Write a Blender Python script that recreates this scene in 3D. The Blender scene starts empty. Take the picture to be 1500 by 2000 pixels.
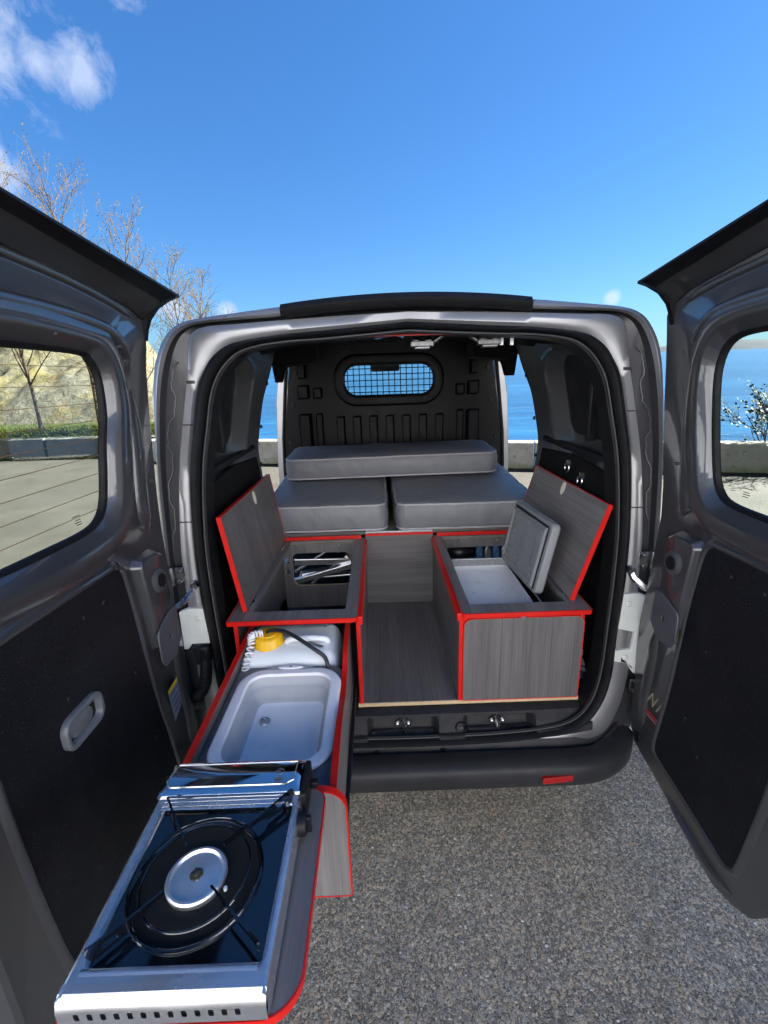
import bpy, bmesh, math, random
from mathutils import Vector, Matrix, noise, geometry
random.seed(11)
R_ = math.radians
S = bpy.context.scene
COL = S.collection

# ---------------------------------------------------------------- camera, sky, sun, exposure
TILT = Matrix.Rotation(R_(-2.1), 4, 'X')          # the parking place falls 2 degrees towards the sea
CC = Vector((-0.10562, -1.49892, 1.72807))
CR = (Vector((0.99943736, -0.01516119, -0.02991819)), Vector((-0.03295654, -0.27819282, -0.9599597)), Vector((0.0062311, 0.96040559, -0.27853596)))
FPX = 900.0
cam = bpy.data.objects.new('camera', bpy.data.cameras.new('camera'))
COL.objects.link(cam); S.camera = cam
cam.data.sensor_fit = 'HORIZONTAL'; cam.data.sensor_width = 36; cam.data.lens = 36 * FPX / 1500
cam.data.clip_start = .02; cam.data.clip_end = 60000
m = Matrix.Identity(4)
for i in range(3):
    m[i][0] = CR[0][i]; m[i][1] = -CR[1][i]; m[i][2] = -CR[2][i]; m[i][3] = CC[i]
cam.matrix_world = TILT @ m

SUN_EL, SUN_AZ = 32.0, 75.0                       # azimuth clockwise from +Y (the way the van points)
W = bpy.data.worlds.new('World'); S.world = W; W.use_nodes = True
wn, wl = W.node_tree.nodes, W.node_tree.links
wn.clear()
wout = wn.new('ShaderNodeOutputWorld'); bg = wn.new('ShaderNodeBackground')
sky = wn.new('ShaderNodeTexSky'); sky.sky_type = 'NISHITA'; sky.sun_disc = False
sky.sun_elevation = R_(SUN_EL); sky.sun_rotation = R_(SUN_AZ); sky.altitude = 0; sky.air_density = 1.0; sky.dust_density = .25; sky.ozone_density = 2.2
bg.inputs['Strength'].default_value = .055
tc = wn.new('ShaderNodeTexCoord')
def wnode(t, **k):
    n = wn.new(t)
    for a, b in k.items(): setattr(n, a, b)
    return n
def wmath(op, a, b=None, c=None, clamp=False):
    n = wnode('ShaderNodeMath', operation=op, use_clamp=clamp)
    for i, v in enumerate((a, b, c)):
        if v is None: continue
        if isinstance(v, (int, float)): n.inputs[i].default_value = v
        else: wl.new(v, n.inputs[i])
    return n.outputs[0]
def raydir(px, py):
    d = CR[0] * ((px - 750) / FPX) + CR[1] * ((py - 1000) / FPX) + CR[2]
    return d
cn = wnode('ShaderNodeTexNoise'); cn.inputs['Scale'].default_value = 15; cn.inputs['Distortion'].default_value = .5; cn.inputs['Detail'].default_value = 12; cn.inputs['Roughness'].default_value = .66
wl.new(tc.outputs['Generated'], cn.inputs['Vector'])
tot = None
for px, py, rad, st in ((155, 140, 4.0, .95), (75, 125, 3.4, .72), (-5, 130, 5.5, .62), (20, 30, 5, .5), (60, 220, 3.5, .4), (240, 10, 3, .4), (1195, 582, 1.4, 1.1), (335, 600, 2.4, 1.1), (440, 606, 2.2, .8), (-10, 340, 4, .8), (-260, 150, 11, 1.0), (1750, 420, 8, .8), (2100, 560, 9, .9)):
    d = (TILT.to_3x3() @ raydir(px, py)).normalized()
    v = wnode('ShaderNodeVectorMath', operation='DOT_PRODUCT'); wl.new(tc.outputs['Generated'], v.inputs[0]); v.inputs[1].default_value = d
    ang = wmath('MULTIPLY', wmath('ARCCOSINE', v.outputs['Value']), 180 / math.pi)
    f = wmath('MULTIPLY', wmath('SUBTRACT', 1.0, wmath('DIVIDE', ang, rad), clamp=True), st)
    tot = f if tot is None else wmath('MAXIMUM', tot, f)
den = wmath('MULTIPLY', wmath('SUBTRACT', wmath('ADD', wmath('MULTIPLY', tot, 1.15), wmath('MULTIPLY', cn.outputs['Fac'], 1.5)), 1.06), 2.0, clamp=True)
den = wmath('MULTIPLY', den, wmath('MULTIPLY', tot, 3.0, clamp=True), clamp=True)
mx = wnode('ShaderNodeMix', data_type='RGBA'); mx.inputs['B'].default_value = (.86, .94, 1.12, 1)
wl.new(wmath('MULTIPLY', den, .55), mx.inputs['Factor'])
hs = wnode('ShaderNodeHueSaturation'); hs.inputs['Saturation'].default_value = 1.22
wl.new(sky.outputs[0], hs.inputs['Color'])
gm = wnode('ShaderNodeGamma'); gm.inputs['Gamma'].default_value = .7; wl.new(hs.outputs[0], gm.inputs['Color'])
tn = wnode('ShaderNodeMix', data_type='RGBA', blend_type='MULTIPLY'); tn.inputs['Factor'].default_value = 1; tn.inputs['B'].default_value = (.100, .182, .288, 1)
wl.new(gm.outputs[0], tn.inputs['A']); wl.new(tn.outputs['Result'], mx.inputs['A'])
wl.new(mx.outputs['Result'], bg.inputs['Color']); wl.new(bg.outputs[0], wout.inputs['Surface'])

sl = bpy.data.lights.new('sun', 'SUN'); sl.energy = 5.0; sl.angle = R_(.5); sl.color = (1, .97, .93)
so = bpy.data.objects.new('sun', sl); COL.objects.link(so)
sdir = Vector((math.sin(R_(SUN_AZ)) * math.cos(R_(SUN_EL)), math.cos(R_(SUN_AZ)) * math.cos(R_(SUN_EL)), math.sin(R_(SUN_EL))))
so.rotation_euler = sdir.to_track_quat('Z', 'Y').to_euler(); so.location = (0, 0, 30)
S.view_settings.view_transform = 'Standard'; S.view_settings.look = 'None'; S.view_settings.gamma = 1
S.view_settings.use_curve_mapping = False; S.view_settings.exposure = 4.3

# ---------------------------------------------------------------- measuring: a point of the photograph on a known plane
def onp(px, py, P0, n):
    d = raydir(px, py); n = Vector(n)
    return CC + d * ((Vector(P0) - CC).dot(n) / d.dot(n))
def onx(px, py, x): return onp(px, py, (x, 0, 0), (1, 0, 0))
def ony(px, py, y): return onp(px, py, (0, y, 0), (0, 1, 0))
def onz(px, py, z): return onp(px, py, (0, 0, z), (0, 0, 1))

# ---------------------------------------------------------------- materials
class N:
    def __init__(s, name):
        s.m = bpy.data.materials.new(name); s.m.use_nodes = True
        s.n, s.l = s.m.node_tree.nodes, s.m.node_tree.links
        s.b = s.n['Principled BSDF']; s.out = s.n['Material Output']
        s.tc = s.n.new('ShaderNodeTexCoord')
    def new(s, t, **k):
        n = s.n.new(t)
        for a, b in k.items(): setattr(n, a, b)
        return n
    def put(s, sock, v):
        if hasattr(v, 'is_linked') or hasattr(v, 'links'): s.l.new(v, sock)
        else: sock.default_value = v
    def mp(s, scale, src='Object', loc=(0, 0, 0)):
        n = s.new('ShaderNodeMapping'); s.l.new(s.tc.outputs[src], n.inputs['Vector'])
        n.inputs['Scale'].default_value = scale; n.inputs['Location'].default_value = loc
        return n.outputs[0]
    def noise(s, vec, scale, detail=4, rough=.55, dist=0):
        n = s.new('ShaderNodeTexNoise'); s.l.new(vec, n.inputs['Vector'])
        n.inputs['Scale'].default_value = scale; n.inputs['Detail'].default_value = detail; n.inputs['Roughness'].default_value = rough; n.inputs['Distortion'].default_value = dist
        return n.outputs['Fac']
    def ramp(s, fac, stops, interp='LINEAR'):
        n = s.new('ShaderNodeValToRGB'); n.color_ramp.interpolation = interp
        e = n.color_ramp.elements
        while len(e) < len(stops): e.new(.5)
        for el, (p, c) in zip(e, stops):
            el.position = p; el.color = (*c, 1) if not isinstance(c, (int, float)) else (c, c, c, 1)
        s.put(n.inputs['Fac'], fac)
        return n.outputs['Color']
    def math(s, op, a, b=0, clamp=False):
        n = s.new('ShaderNodeMath', operation=op, use_clamp=clamp); s.put(n.inputs[0], a); s.put(n.inputs[1], b)
        return n.outputs[0]
    def mix(s, fac, a, b, blend='MIX'):
        n = s.new('ShaderNodeMix', data_type='RGBA', blend_type=blend)
        s.put(n.inputs['Factor'], fac)
        for k, v in (('A', a), ('B', b)):
            s.put(n.inputs[k], (*v, 1) if isinstance(v, tuple) and len(v) == 3 else v)
        return n.outputs['Result']
    def bump(s, h, strength, dist=.001):
        n = s.new('ShaderNodeBump'); n.inputs['Strength'].default_value = strength; n.inputs['Distance'].default_value = dist
        s.l.new(h, n.inputs['Height']); s.l.new(n.outputs[0], s.b.inputs['Normal'])
    def set(s, **k):
        for a, v in k.items():
            sock = s.b.inputs[a.replace('_', ' ')]
            if isinstance(v, tuple) and len(v) == 3 and sock.type == 'RGBA': v = (*v, 1)
            s.put(sock, v)
        return s

def simple(name, col, rough=.5, metal=0., var=.12, scale=14, bump=0, bscale=300, coat=0, dust=0, spec=.5):
    k = N(name)
    v = k.mp((1, 1, 1))
    f = k.noise(v, scale, 5, .6)
    a = tuple(c * (1 - var) for c in col); b = tuple(min(1, c * (1 + var)) for c in col)
    c = k.ramp(f, ((.3, a), (.7, b)))
    if dust:
        g = k.noise(v, 55, 6, .7)
        sp = k.ramp(k.noise(v, 420, 2, .5), ((.66, 0), (.74, 1)))
        c = k.mix(k.math('MULTIPLY', k.math('MULTIPLY', sp, g), dust), c, (.45, .44, .42))
    k.set(Base_Color=c, Roughness=k.ramp(k.noise(v, scale * 1.7, 4), ((.25, max(.02, rough - .07)), (.75, min(1, rough + .07)))), Metallic=metal, Coat_Weight=coat, Specular_IOR_Level=spec)
    if coat: k.set(Coat_Roughness=.08)
    if bump: k.bump(k.noise(v, bscale, 3), bump, .0006)
    return k.m

def wood(axis):
    k = N('grey_wood_laminate_' + axis)
    i = 'xyz'.index(axis)
    def sc(al, ac): return tuple(al if j == i else ac for j in range(3))
    broad = k.noise(k.mp(sc(.9, 13)), 1, 4, .55, .4)
    mid = k.noise(k.mp(sc(2.0, 100)), 1, 4, .6, .3)
    fine = k.noise(k.mp(sc(6, 520)), 1, 3, .6)
    f = k.math('ADD', k.math('MULTIPLY', broad, .34), k.math('ADD', k.math('MULTIPLY', mid, .36), k.math('MULTIPLY', fine, .30)))
    c = k.ramp(f, ((.28, (.075, .069, .068)), (.45, (.118, .110, .108)), (.56, (.155, .146, .144)), (.74, (.215, .203, .200))))
    streak = k.ramp(k.noise(k.mp(sc(1.0, 130), loc=(3, 7, 1)), 1, 2, .5), ((.28, .62), (.40, 1)))
    c = k.mix(1, c, streak, 'MULTIPLY')
    oi = k.new('ShaderNodeObjectInfo'); c = k.mix(1, c, k.ramp(oi.outputs['Random'], ((0, .86), (1, 1.12))), 'MULTIPLY')
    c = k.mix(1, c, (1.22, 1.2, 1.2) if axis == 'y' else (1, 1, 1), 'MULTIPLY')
    k.set(Base_Color=c, Roughness=k.ramp(f, ((.3, .5), (.7, .36))), Specular_IOR_Level=.45)
    k.bump(fine, .25, .0004)
    return k.m
M = {}
for a in 'xyz': M['wood_' + a] = wood(a)
def paint():
    k = N('gunmetal_paint')
    v = k.mp((1, 1, 1))
    fl = k.noise(v, 1800, 2, .5)
    c = k.ramp(fl, ((.35, (.215, .214, .220)), (.65, (.305, .304, .312))))
    d = k.ramp(k.noise(v, 7, 6, .65), ((.42, 0), (.75, .22)))
    c = k.mix(d, c, (.20, .19, .175))
    k.set(Base_Color=c, Metallic=.55, Roughness=k.ramp(k.noise(v, 9, 5, .6), ((.3, .27), (.7, .4))), Coat_Weight=.7, Coat_Roughness=.09)
    k.bump(k.noise(v, 30, 2), .02, .002)
    return k.m
M['paint'] = paint()
def pnt(name, a, b, metal, coat):
    k = N(name); v = k.mp((1, 1, 1))
    c = k.ramp(k.noise(v, 1500, 2, .5), ((.35, a), (.65, b)))
    dirt = k.ramp(k.noise(v, 11, 7, .7), ((.48, 0), (.8, .3)))
    c = k.mix(k.math('MULTIPLY', dirt, .5), c, (.10, .097, .09))
    k.set(Base_Color=c, Metallic=metal, Roughness=k.ramp(k.noise(v, 12, 5, .6), ((.3, .34), (.7, .42))), Coat_Weight=coat, Coat_Roughness=.05)
    return k.m
M['door_paint'] = pnt('door_inner_paint', (.052, .052, .056), (.082, .082, .088), .5, 1.0)
M['jamb_paint'] = pnt('door_jamb_paint', (.026, .026, .029), (.040, .040, .044), .4, .4)
M['lining_paint'] = pnt('quarter_lining_paint', (.075, .076, .082), (.11, .111, .118), .4, .4)
M['red'] = simple('red_edge_strip', (.60, .011, .006), .36, var=.1, scale=30, bump=.05)
M['ply'] = simple('plywood_edge', (.56, .42, .24), .7, var=.15, scale=60)
M['black_lining'] = simple('black_hardboard', (.0058, .0064, .0088), .55, var=.3, scale=5, bump=.15, bscale=700, dust=.55, spec=.22)
M['black_plastic'] = simple('black_plastic', (.012, .012, .014), .42, var=.2, scale=9, bump=.12, bscale=900, dust=.10, spec=.22)
M['bumper'] = simple('bumper_plastic', (.024, .024, .026), .46, var=.2, scale=6, bump=.25, bscale=1300, dust=.06, spec=.22)
M['sill'] = simple('sill_plastic', (.020, .020, .022), .45, var=.35, scale=16, bump=.2, bscale=900, dust=.45, spec=.22)
M['rubber'] = simple('rubber_seal', (.009, .009, .010), .5, var=.25, scale=25, bump=.1, bscale=500, spec=.15)
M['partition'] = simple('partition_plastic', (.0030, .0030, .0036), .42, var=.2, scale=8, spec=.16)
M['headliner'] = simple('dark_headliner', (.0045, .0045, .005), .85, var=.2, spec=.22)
M['chrome'] = simple('zinc_steel', (.62, .62, .62), .28, 1.0, .12, 40)
M['alu'] = simple('aluminium', (.66, .67, .69), .33, 1.0, .08, 30)
M['darkchrome'] = simple('dull_zinc', (.22, .22, .22), .38, 1.0, .25, 60)
M['bracket'] = simple('bracket_steel', (.085, .090, .102), .45, .3)
M['bumpgrey'] = simple('grey_rubber', (.055, .057, .062), .5, spec=.3)
M['lipblack'] = simple('black_head_lip', (.006, .006, .007), .35, var=.2, spec=.25)
M['grey_plastic'] = simple('grey_plastic', (.11, .118, .132), .42, var=.08, bump=.1, bscale=900)
M['coolgrey'] = simple('cool_box_grey_plastic', (.21, .218, .222), .5, var=.06, bump=.15, bscale=500)
M['white_plastic'] = simple('white_plastic', (.92, .92, .93), .32, var=.03)
M['basin_grey'] = simple('basin_grey_rubber', (.55, .555, .565), .42, var=.05)
M['holecream'] = simple('pale_hole', (.78, .74, .58), .6, var=.06)
M['cream'] = simple('cream_primer', (.62, .63, .58), .45, var=.08)
M['yellow'] = simple('yellow_cap', (.85, .47, .008), .35, var=.06)
M['hose'] = simple('black_hose', (.016, .017, .020), .33, var=.15)
M['redlens'] = simple('red_reflector', (.30, .008, .007), .15, var=.15, scale=120, coat=.8)
M['enamel'] = simple('black_enamel', (.004, .004, .005), .06, var=.1, coat=1)
M['dark'] = simple('dark_void', (.004, .004, .004), .9)
M['brown'] = simple('brown_wood', (.22, .11, .045), .6, var=.2)
M['tarp'] = simple('grey_tarp', (.21, .23, .25), .45, var=.15, scale=30)
M['bluebag'] = simple('blue_foil', (.09, .20, .42), .3, .3, .25, 40)
M['sticker'] = simple('sticker_grey', (.24, .28, .34), .4, var=.25, scale=180)
M['stickeryellow'] = simple('sticker_yellow', (.72, .52, .02), .4)
M['letter'] = simple('bronze_lettering', (.25, .22, .16), .4)
M['darkred'] = simple('dark_red_line', (.28, .02, .02), .45)
M['tyre'] = simple('tyre_rubber', (.02, .02, .02), .8, bump=.3)
M['burner'] = simple('burner_aluminium', (.72, .72, .73), .36, .85, .05, 90)
M['brass'] = simple('brass', (.55, .33, .16), .35, 1.0)

def steel():
    k = N('polished_steel'); v = k.mp((2, 2, 2))
    br = k.noise(k.mp((6, 160, 6)), 1, 3, .6)
    k.set(Base_Color=k.ramp(br, ((.3, (.56, .565, .58)), (.7, (.66, .665, .68)))), Metallic=.82, Roughness=k.ramp(k.noise(v, 8, 4), ((.3, .16), (.7, .28))))
    k.bump(k.noise(v, 9, 3), .05, .004)
    return k.m
M['steel'] = steel()
M['mirror_steel'] = simple('mirror_steel', (.62, .63, .65), .07, 1.0, .05, 12, bump=.03, bscale=9)
def fabric(name, col):
    k = N(name); v = k.mp((1, 1, 1))
    wv = k.noise(k.mp((900, 900, 900)), 1, 1)
    c = k.ramp(k.noise(v, 5, 5, .6), ((.3, tuple(x * .88 for x in col)), (.7, tuple(x * 1.1 for x in col))))
    k.set(Base_Color=c, Roughness=.5, Specular_IOR_Level=.4, Coat_Weight=.12, Coat_Roughness=.35)
    wr = k.noise(k.mp((5, 5, 2)), 1.6, 5, .6, .8)
    fw = k.noise(k.mp((22, 22, 7)), 1, 3, .5, .6)
    h = k.math('ADD', k.math('MULTIPLY', wr, 1.0), k.math('ADD', k.math('MULTIPLY', fw, .25), k.math('MULTIPLY', wv, .02)))
    k.bump(h, .75, .013)
    return k.m
M['fabric'] = fabric('grey_cushion_vinyl', (.185, .188, .205))
M['piping'] = simple('cushion_piping', (.36, .35, .365), .45)
def jerry():
    k = N('jerrycan_plastic')
    k.set(Base_Color=(.84, .88, .89), Roughness=.34, Subsurface_Weight=.35, Subsurface_Radius=(.05, .05, .05), Subsurface_Scale=.3)
    return k.m
M['jerry'] = jerry()
def glass(name, tint, fac=1.0):
    k = N(name); k.n.remove(k.b)
    t = k.new('ShaderNodeBsdfTransparent'); t.inputs['Color'].default_value = (*tint, 1)
    g = k.new('ShaderNodeBsdfGlossy'); g.inputs['Roughness'].default_value = .02; g.inputs['Color'].default_value = (.9, .95, 1, 1)
    f = k.new('ShaderNodeFresnel'); f.inputs['IOR'].default_value = 1.45
    x = k.new('ShaderNodeMixShader'); k.l.new(k.math('MULTIPLY', f.outputs[0], fac), x.inputs[0]); k.l.new(t.outputs[0], x.inputs[1]); k.l.new(g.outputs[0], x.inputs[2])
    k.l.new(x.outputs[0], k.out.inputs['Surface'])
    return k.m
M['glass'] = glass('clear_tinted_glass', (.82, .88, .84), .05)
M['darkglass'] = glass('dark_glass', (.25, .28, .28), 1)

def asphalt():
    k = N('asphalt_aggregate')
    v = k.mp((1, 1, 1))
    def vor(scale, feat, out):
        n = k.new('ShaderNodeTexVoronoi', feature=feat); k.l.new(wob, n.inputs['Vector']); n.inputs['Scale'].default_value = scale
        return n.outputs[out]
    nz = k.new('ShaderNodeTexNoise'); k.l.new(v, nz.inputs['Vector']); nz.inputs['Scale'].default_value = 160; nz.inputs['Detail'].default_value = 2
    vm = k.new('ShaderNodeVectorMath', operation='MULTIPLY_ADD'); k.l.new(nz.outputs['Color'], vm.inputs[0]); vm.inputs[1].default_value = (.006, .006, .006); k.l.new(v, vm.inputs[2])
    wob = vm.outputs[0]
    stones = ((0, (.13, .13, .128)), (.2, (.21, .208, .20)), (.38, (.29, .287, .275)), (.55, (.36, .352, .335)), (.7, (.44, .42, .36)), (.82, (.50, .45, .35)), (.92, (.40, .28, .20)), (1, (.60, .59, .56)))
    def layer(sc):
        col = vor(sc, 'F1', 'Color'); sep = k.new('ShaderNodeSeparateColor'); k.l.new(col, sep.inputs[0])
        edge = vor(sc, 'DISTANCE_TO_EDGE', 'Distance')
        return k.ramp(sep.outputs[0], stones), k.ramp(edge, ((.02, 0), (.12, 1))), sep.outputs[1], edge
    c1, e1, r1, d1 = layer(125)
    c2, e2, r2, d2 = layer(270)
    matrix = k.ramp(k.noise(v, 500, 3), ((.3, (.060, .060, .058)), (.7, (.12, .119, .115))))
    small = k.mix(k.math('MULTIPLY', e2, k.ramp(r2, ((.25, .15), (.35, 1)))), matrix, c2)
    big = k.math('MULTIPLY', e1, k.ramp(r1, ((.42, 0), (.46, 1))))
    near = k.mix(big, small, c1)
    patch = k.ramp(k.math('ADD', k.math('MULTIPLY', k.noise(v, 1.1, 6, .65), .6), k.math('MULTIPLY', k.noise(v, 7, 5, .7), .4)), ((.36, (.72, .71, .69)), (.62, (1.16, 1.14, 1.10))))
    near = k.mix(1, near, patch, 'MULTIPLY'); near = k.mix(1, near, (1.16, 1.12, 1.04), 'MULTIPLY'); near = k.mix(k.ramp(k.noise(v, 2.1, 7, .7, .5), ((.60, 0), (.70, .45))), near, (.07, .069, .066)); near = k.mix(k.ramp(k.noise(k.mp((1, 1, 1), loc=(5, 3, 0)), 3.7, 6, .7), ((.64, 0), (.74, .5))), near, (.46, .45, .43))
    far = k.ramp(k.noise(v, 1.3, 6, .65), ((.3, (.020, .0196, .0165)), (.7, (.033, .032, .027))))  # far asphalt darkened in colour to hold back the glare of sunlit ground
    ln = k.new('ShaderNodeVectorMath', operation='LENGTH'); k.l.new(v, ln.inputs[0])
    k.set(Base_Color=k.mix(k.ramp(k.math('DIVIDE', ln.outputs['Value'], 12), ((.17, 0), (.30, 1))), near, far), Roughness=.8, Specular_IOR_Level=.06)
    k.bump(k.math('ADD', k.math('MULTIPLY', k.math('MINIMUM', d1, .15), 2.2), k.math('MULTIPLY', k.math('MINIMUM', d2, .12), 1.2)), .6, .006)
    return k.m
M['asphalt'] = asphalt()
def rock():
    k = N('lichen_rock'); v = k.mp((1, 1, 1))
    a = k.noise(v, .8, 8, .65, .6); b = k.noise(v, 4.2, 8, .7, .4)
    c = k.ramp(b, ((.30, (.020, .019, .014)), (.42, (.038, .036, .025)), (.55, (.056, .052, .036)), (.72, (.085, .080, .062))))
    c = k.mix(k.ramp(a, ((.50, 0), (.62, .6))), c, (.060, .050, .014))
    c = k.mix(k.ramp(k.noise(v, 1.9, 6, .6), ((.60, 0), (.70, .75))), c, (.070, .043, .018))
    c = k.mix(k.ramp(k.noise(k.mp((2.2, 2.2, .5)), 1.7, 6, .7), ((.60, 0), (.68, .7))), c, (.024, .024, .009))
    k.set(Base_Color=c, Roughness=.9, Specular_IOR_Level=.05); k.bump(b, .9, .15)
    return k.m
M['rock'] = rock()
def concrete(name, lo, hi, moss):
    k = N(name); v = k.mp((1, 1, 1))
    b = k.noise(v, 3.3, 8, .7)
    c = k.ramp(b, ((.28, lo), (.72, hi)))
    c = k.mix(k.ramp(k.noise(v, 9, 6, .7), ((.57, 0), (.66, .65))), c, tuple(x * .3 for x in lo))
    sep = k.new('ShaderNodeSeparateXYZ'); k.l.new(k.tc.outputs['Object'], sep.inputs[0])
    if moss:
        lowm = k.ramp(k.math('ADD', sep.outputs['Z'], k.math('MULTIPLY', k.noise(v, 5, 5), .25)), ((.10, .8), (.24, 0)))
        c = k.mix(lowm, c, (.13, .14, .045))
    k.set(Base_Color=c, Roughness=.9, Specular_IOR_Level=.1); k.bump(k.noise(v, 30, 6, .7), .5, .02)
    return k.m
M['seawall'] = concrete('sea_wall_concrete', (.17, .165, .14), (.28, .27, .23), True)
M['blocks'] = concrete('weathered_block_concrete', (.042, .043, .038), (.085, .085, .077), True)
def sea():
    k = N('sea_water'); v = k.mp((1, 1, 1))
    w1 = k.noise(k.mp((.22, .9, 1)), 1, 6, .65, .4); w2 = k.noise(k.mp((.010, .045, 1)), 1, 6, .6, .3); w3 = k.noise(k.mp((.04, .22, 1)), 1, 5, .6, .3)
    f = k.math('ADD', k.math('MULTIPLY', w2, .4), k.math('ADD', k.math('MULTIPLY', w3, .35), k.math('MULTIPLY', w1, .25)))
    c = k.ramp(f, ((.36, (.0012, .010, .027)), (.5, (.0027, .020, .050)), (.62, (.006, .036, .078))))
    k.set(Base_Color=c, Roughness=.2, IOR=1.33)
    k.bump(k.math('ADD', w1, k.math('MULTIPLY', w3, 2.)), .7, .4)
    return k.m
M['sea'] = sea()
M['hills'] = simple('far_hill_ground', (.0032, .0075, .0125), .95, var=.25, scale=.004, spec=.04)
M['fillrock'] = simple('pale_fill_rock', (.385, .39, .405), .9, var=.3, scale=.8, bump=.5, bscale=3, spec=.04)  # made pale so the added slope throws sunlight back at the van
M['grass'] = simple('grass_blades', (.028, .036, .005), .7, var=.45, scale=3, spec=.04)
M['soil'] = simple('bank_soil', (.02, .025, .007), .95, var=.4, scale=4, spec=.04)
M['bark'] = simple('grey_brown_bark', (.030, .024, .018), .85, var=.3, scale=9, spec=.04)
M['twig'] = simple('twig_bark', (.030, .021, .011), .8, var=.3, scale=5, spec=.04)
M['bud'] = simple('catkin_buds', (.042, .030, .008), .8, var=.3, scale=5, spec=.04)
M['leaf'] = simple('spring_leaf', (.007, .015, .0022), .6, var=.4, scale=9, spec=.04)

# ---------------------------------------------------------------- mesh building
class MB:
    def __init__(s): s.v, s.f, s.mi = [], [], []
    def add(s, vs, fs, mi=0):
        o = len(s.v); s.v += [Vector(p) for p in vs]
        for f in fs: s.f.append([o + i for i in f]); s.mi.append(mi)
        return s
    def box(s, lo, hi, mi=0, mat=None):
        (a, b, c), (d, e, f) = lo, hi
        v = [(a, b, c), (d, b, c), (d, e, c), (a, e, c), (a, b, f), (d, b, f), (d, e, f), (a, e, f)]
        if mat: v = [mat @ Vector(p) for p in v]
        return s.add(v, [(0, 3, 2, 1), (4, 5, 6, 7), (0, 1, 5, 4), (1, 2, 6, 5), (2, 3, 7, 6), (3, 0, 4, 7)], mi)
    def loft(s, loops, closed=True, cap0=False, cap1=False, mi=0):
        n = len(loops[0]); o = len(s.v)
        for L in loops: s.v += [Vector(p) for p in L]
        for i in range(len(loops) - 1):
            for j in range(n if closed else n - 1):
                k = (j + 1) % n
                s.f.append([o + i * n + j, o + i * n + k, o + (i + 1) * n + k, o + (i + 1) * n + j]); s.mi.append(mi)
        if cap0: s.f.append([o + j for j in range(n)][::-1]); s.mi.append(mi)
        if cap1: s.f.append([o + (len(loops) - 1) * n + j for j in range(n)]); s.mi.append(mi)
        return s
    def tube(s, pts, r, n=8, mi=0, cap=True, closed=False):
        pts = [Vector(p) for p in pts]; L = []; up = None
        for i, p in enumerate(pts):
            if closed: t = (pts[(i + 1) % len(pts)] - pts[i - 1]).normalized()
            else: t = (pts[min(i + 1, len(pts) - 1)] - pts[max(i - 1, 0)]).normalized()
            if up is None: up = t.orthogonal().normalized()
            a = (up - t * up.dot(t))
            a = a.normalized() if a.length > 1e-6 else t.orthogonal().normalized()
            up = a; b = t.cross(a); rr = r[i] if isinstance(r, (list, tuple)) else r
            L.append([p + (a * math.cos(2 * math.pi * k / n) + b * math.sin(2 * math.pi * k / n)) * rr for k in range(n)])
        if closed: L.append(L[0])
        return s.loft(L, True, cap and not closed, cap and not closed, mi)
    def lathe(s, prof, c=(0, 0, 0), n=32, axis='z', mi=0, cap0=True, cap1=True, mat=None, sx=1, sy=1):
        L = []
        for r, h in prof:
            ring = []
            for k in range(n):
                a = 2 * math.pi * k / n; x, y = r * math.cos(a) * sx, r * math.sin(a) * sy
                p = Vector((x, y, h)) if axis == 'z' else Vector((x, h, y)) if axis == 'y' else Vector((h, x, y))
                if mat: p = mat @ p
                ring.append(p + Vector(c))
            L.append(ring)
        return s.loft(L, True, cap0, cap1, mi)
    def prism(s, poly, fn, d0, d1, holes=(), mi=0, side_mi=None):
        """poly in 2D, fn(u, v, d) gives the 3D point; faces at d0 and d1, holes cut through"""
        rings = [list(poly)] + [list(h) for h in holes]
        flat = [p for r in rings for p in r]
        tris = geometry.tessellate_polygon([[Vector((a, b, 0)) for a, b in r] for r in rings])
        n = len(flat); o = len(s.v)
        s.v += [Vector(fn(a, b, d0)) for a, b in flat] + [Vector(fn(a, b, d1)) for a, b in flat]
        for t in tris:
            s.f.append([o + i for i in t]); s.mi.append(mi)
            s.f.append([o + n + i for i in reversed(t)]); s.mi.append(mi)
        b = 0
        for r in rings:
            m_ = len(r)
            for j in range(m_):
                k = (j + 1) % m_
                s.f.append([o + b + j, o + b + k, o + n + b + k, o + n + b + j]); s.mi.append(mi if side_mi is None else side_mi)
            b += m_
        return s
    def build(s, name, mats, parent=None, smooth=40, bevel=0, seg=2, level=False, subsurf=0, kind=None):
        me = bpy.data.meshes.new(name)
        base = Vector((0, 0, 0)); q = parent
        while q is not None: base += Vector(q.get('_b', (0, 0, 0))) if q.parent is None else Vector((0, 0, 0)); q = q.parent
        vs = s.v
        me.from_pydata([tuple(p - base) for p in vs], [], s.f)
        mats = mats if isinstance(mats, (list, tuple)) else [mats]
        for q in mats: me.materials.append(M[q] if isinstance(q, str) else q)
        if len(mats) > 1: me.polygons.foreach_set('material_index', s.mi)
        bm = bmesh.new(); bm.from_mesh(me)
        bmesh.ops.remove_doubles(bm, verts=bm.verts, dist=1e-6)
        bmesh.ops.recalc_face_normals(bm, faces=bm.faces)
        bm.to_mesh(me); bm.free()
        if smooth:
            me.polygons.foreach_set('use_smooth', [True] * len(me.polygons))
            me.set_sharp_from_angle(angle=R_(smooth))
        o = bpy.data.objects.new(name, me); COL.objects.link(o)
        if parent: o.parent = parent
        elif not level:
            o.matrix_world = TILT
        if bevel:
            b = o.modifiers.new('bevel', 'BEVEL'); b.width = bevel; b.segments = seg; b.limit_method = 'ANGLE'; b.angle_limit = R_(35); b.harden_normals = False
        if subsurf:
            b = o.modifiers.new('subsurf', 'SUBSURF'); b.levels = b.render_levels = subsurf
        if kind: o['kind'] = kind
        return o

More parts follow.
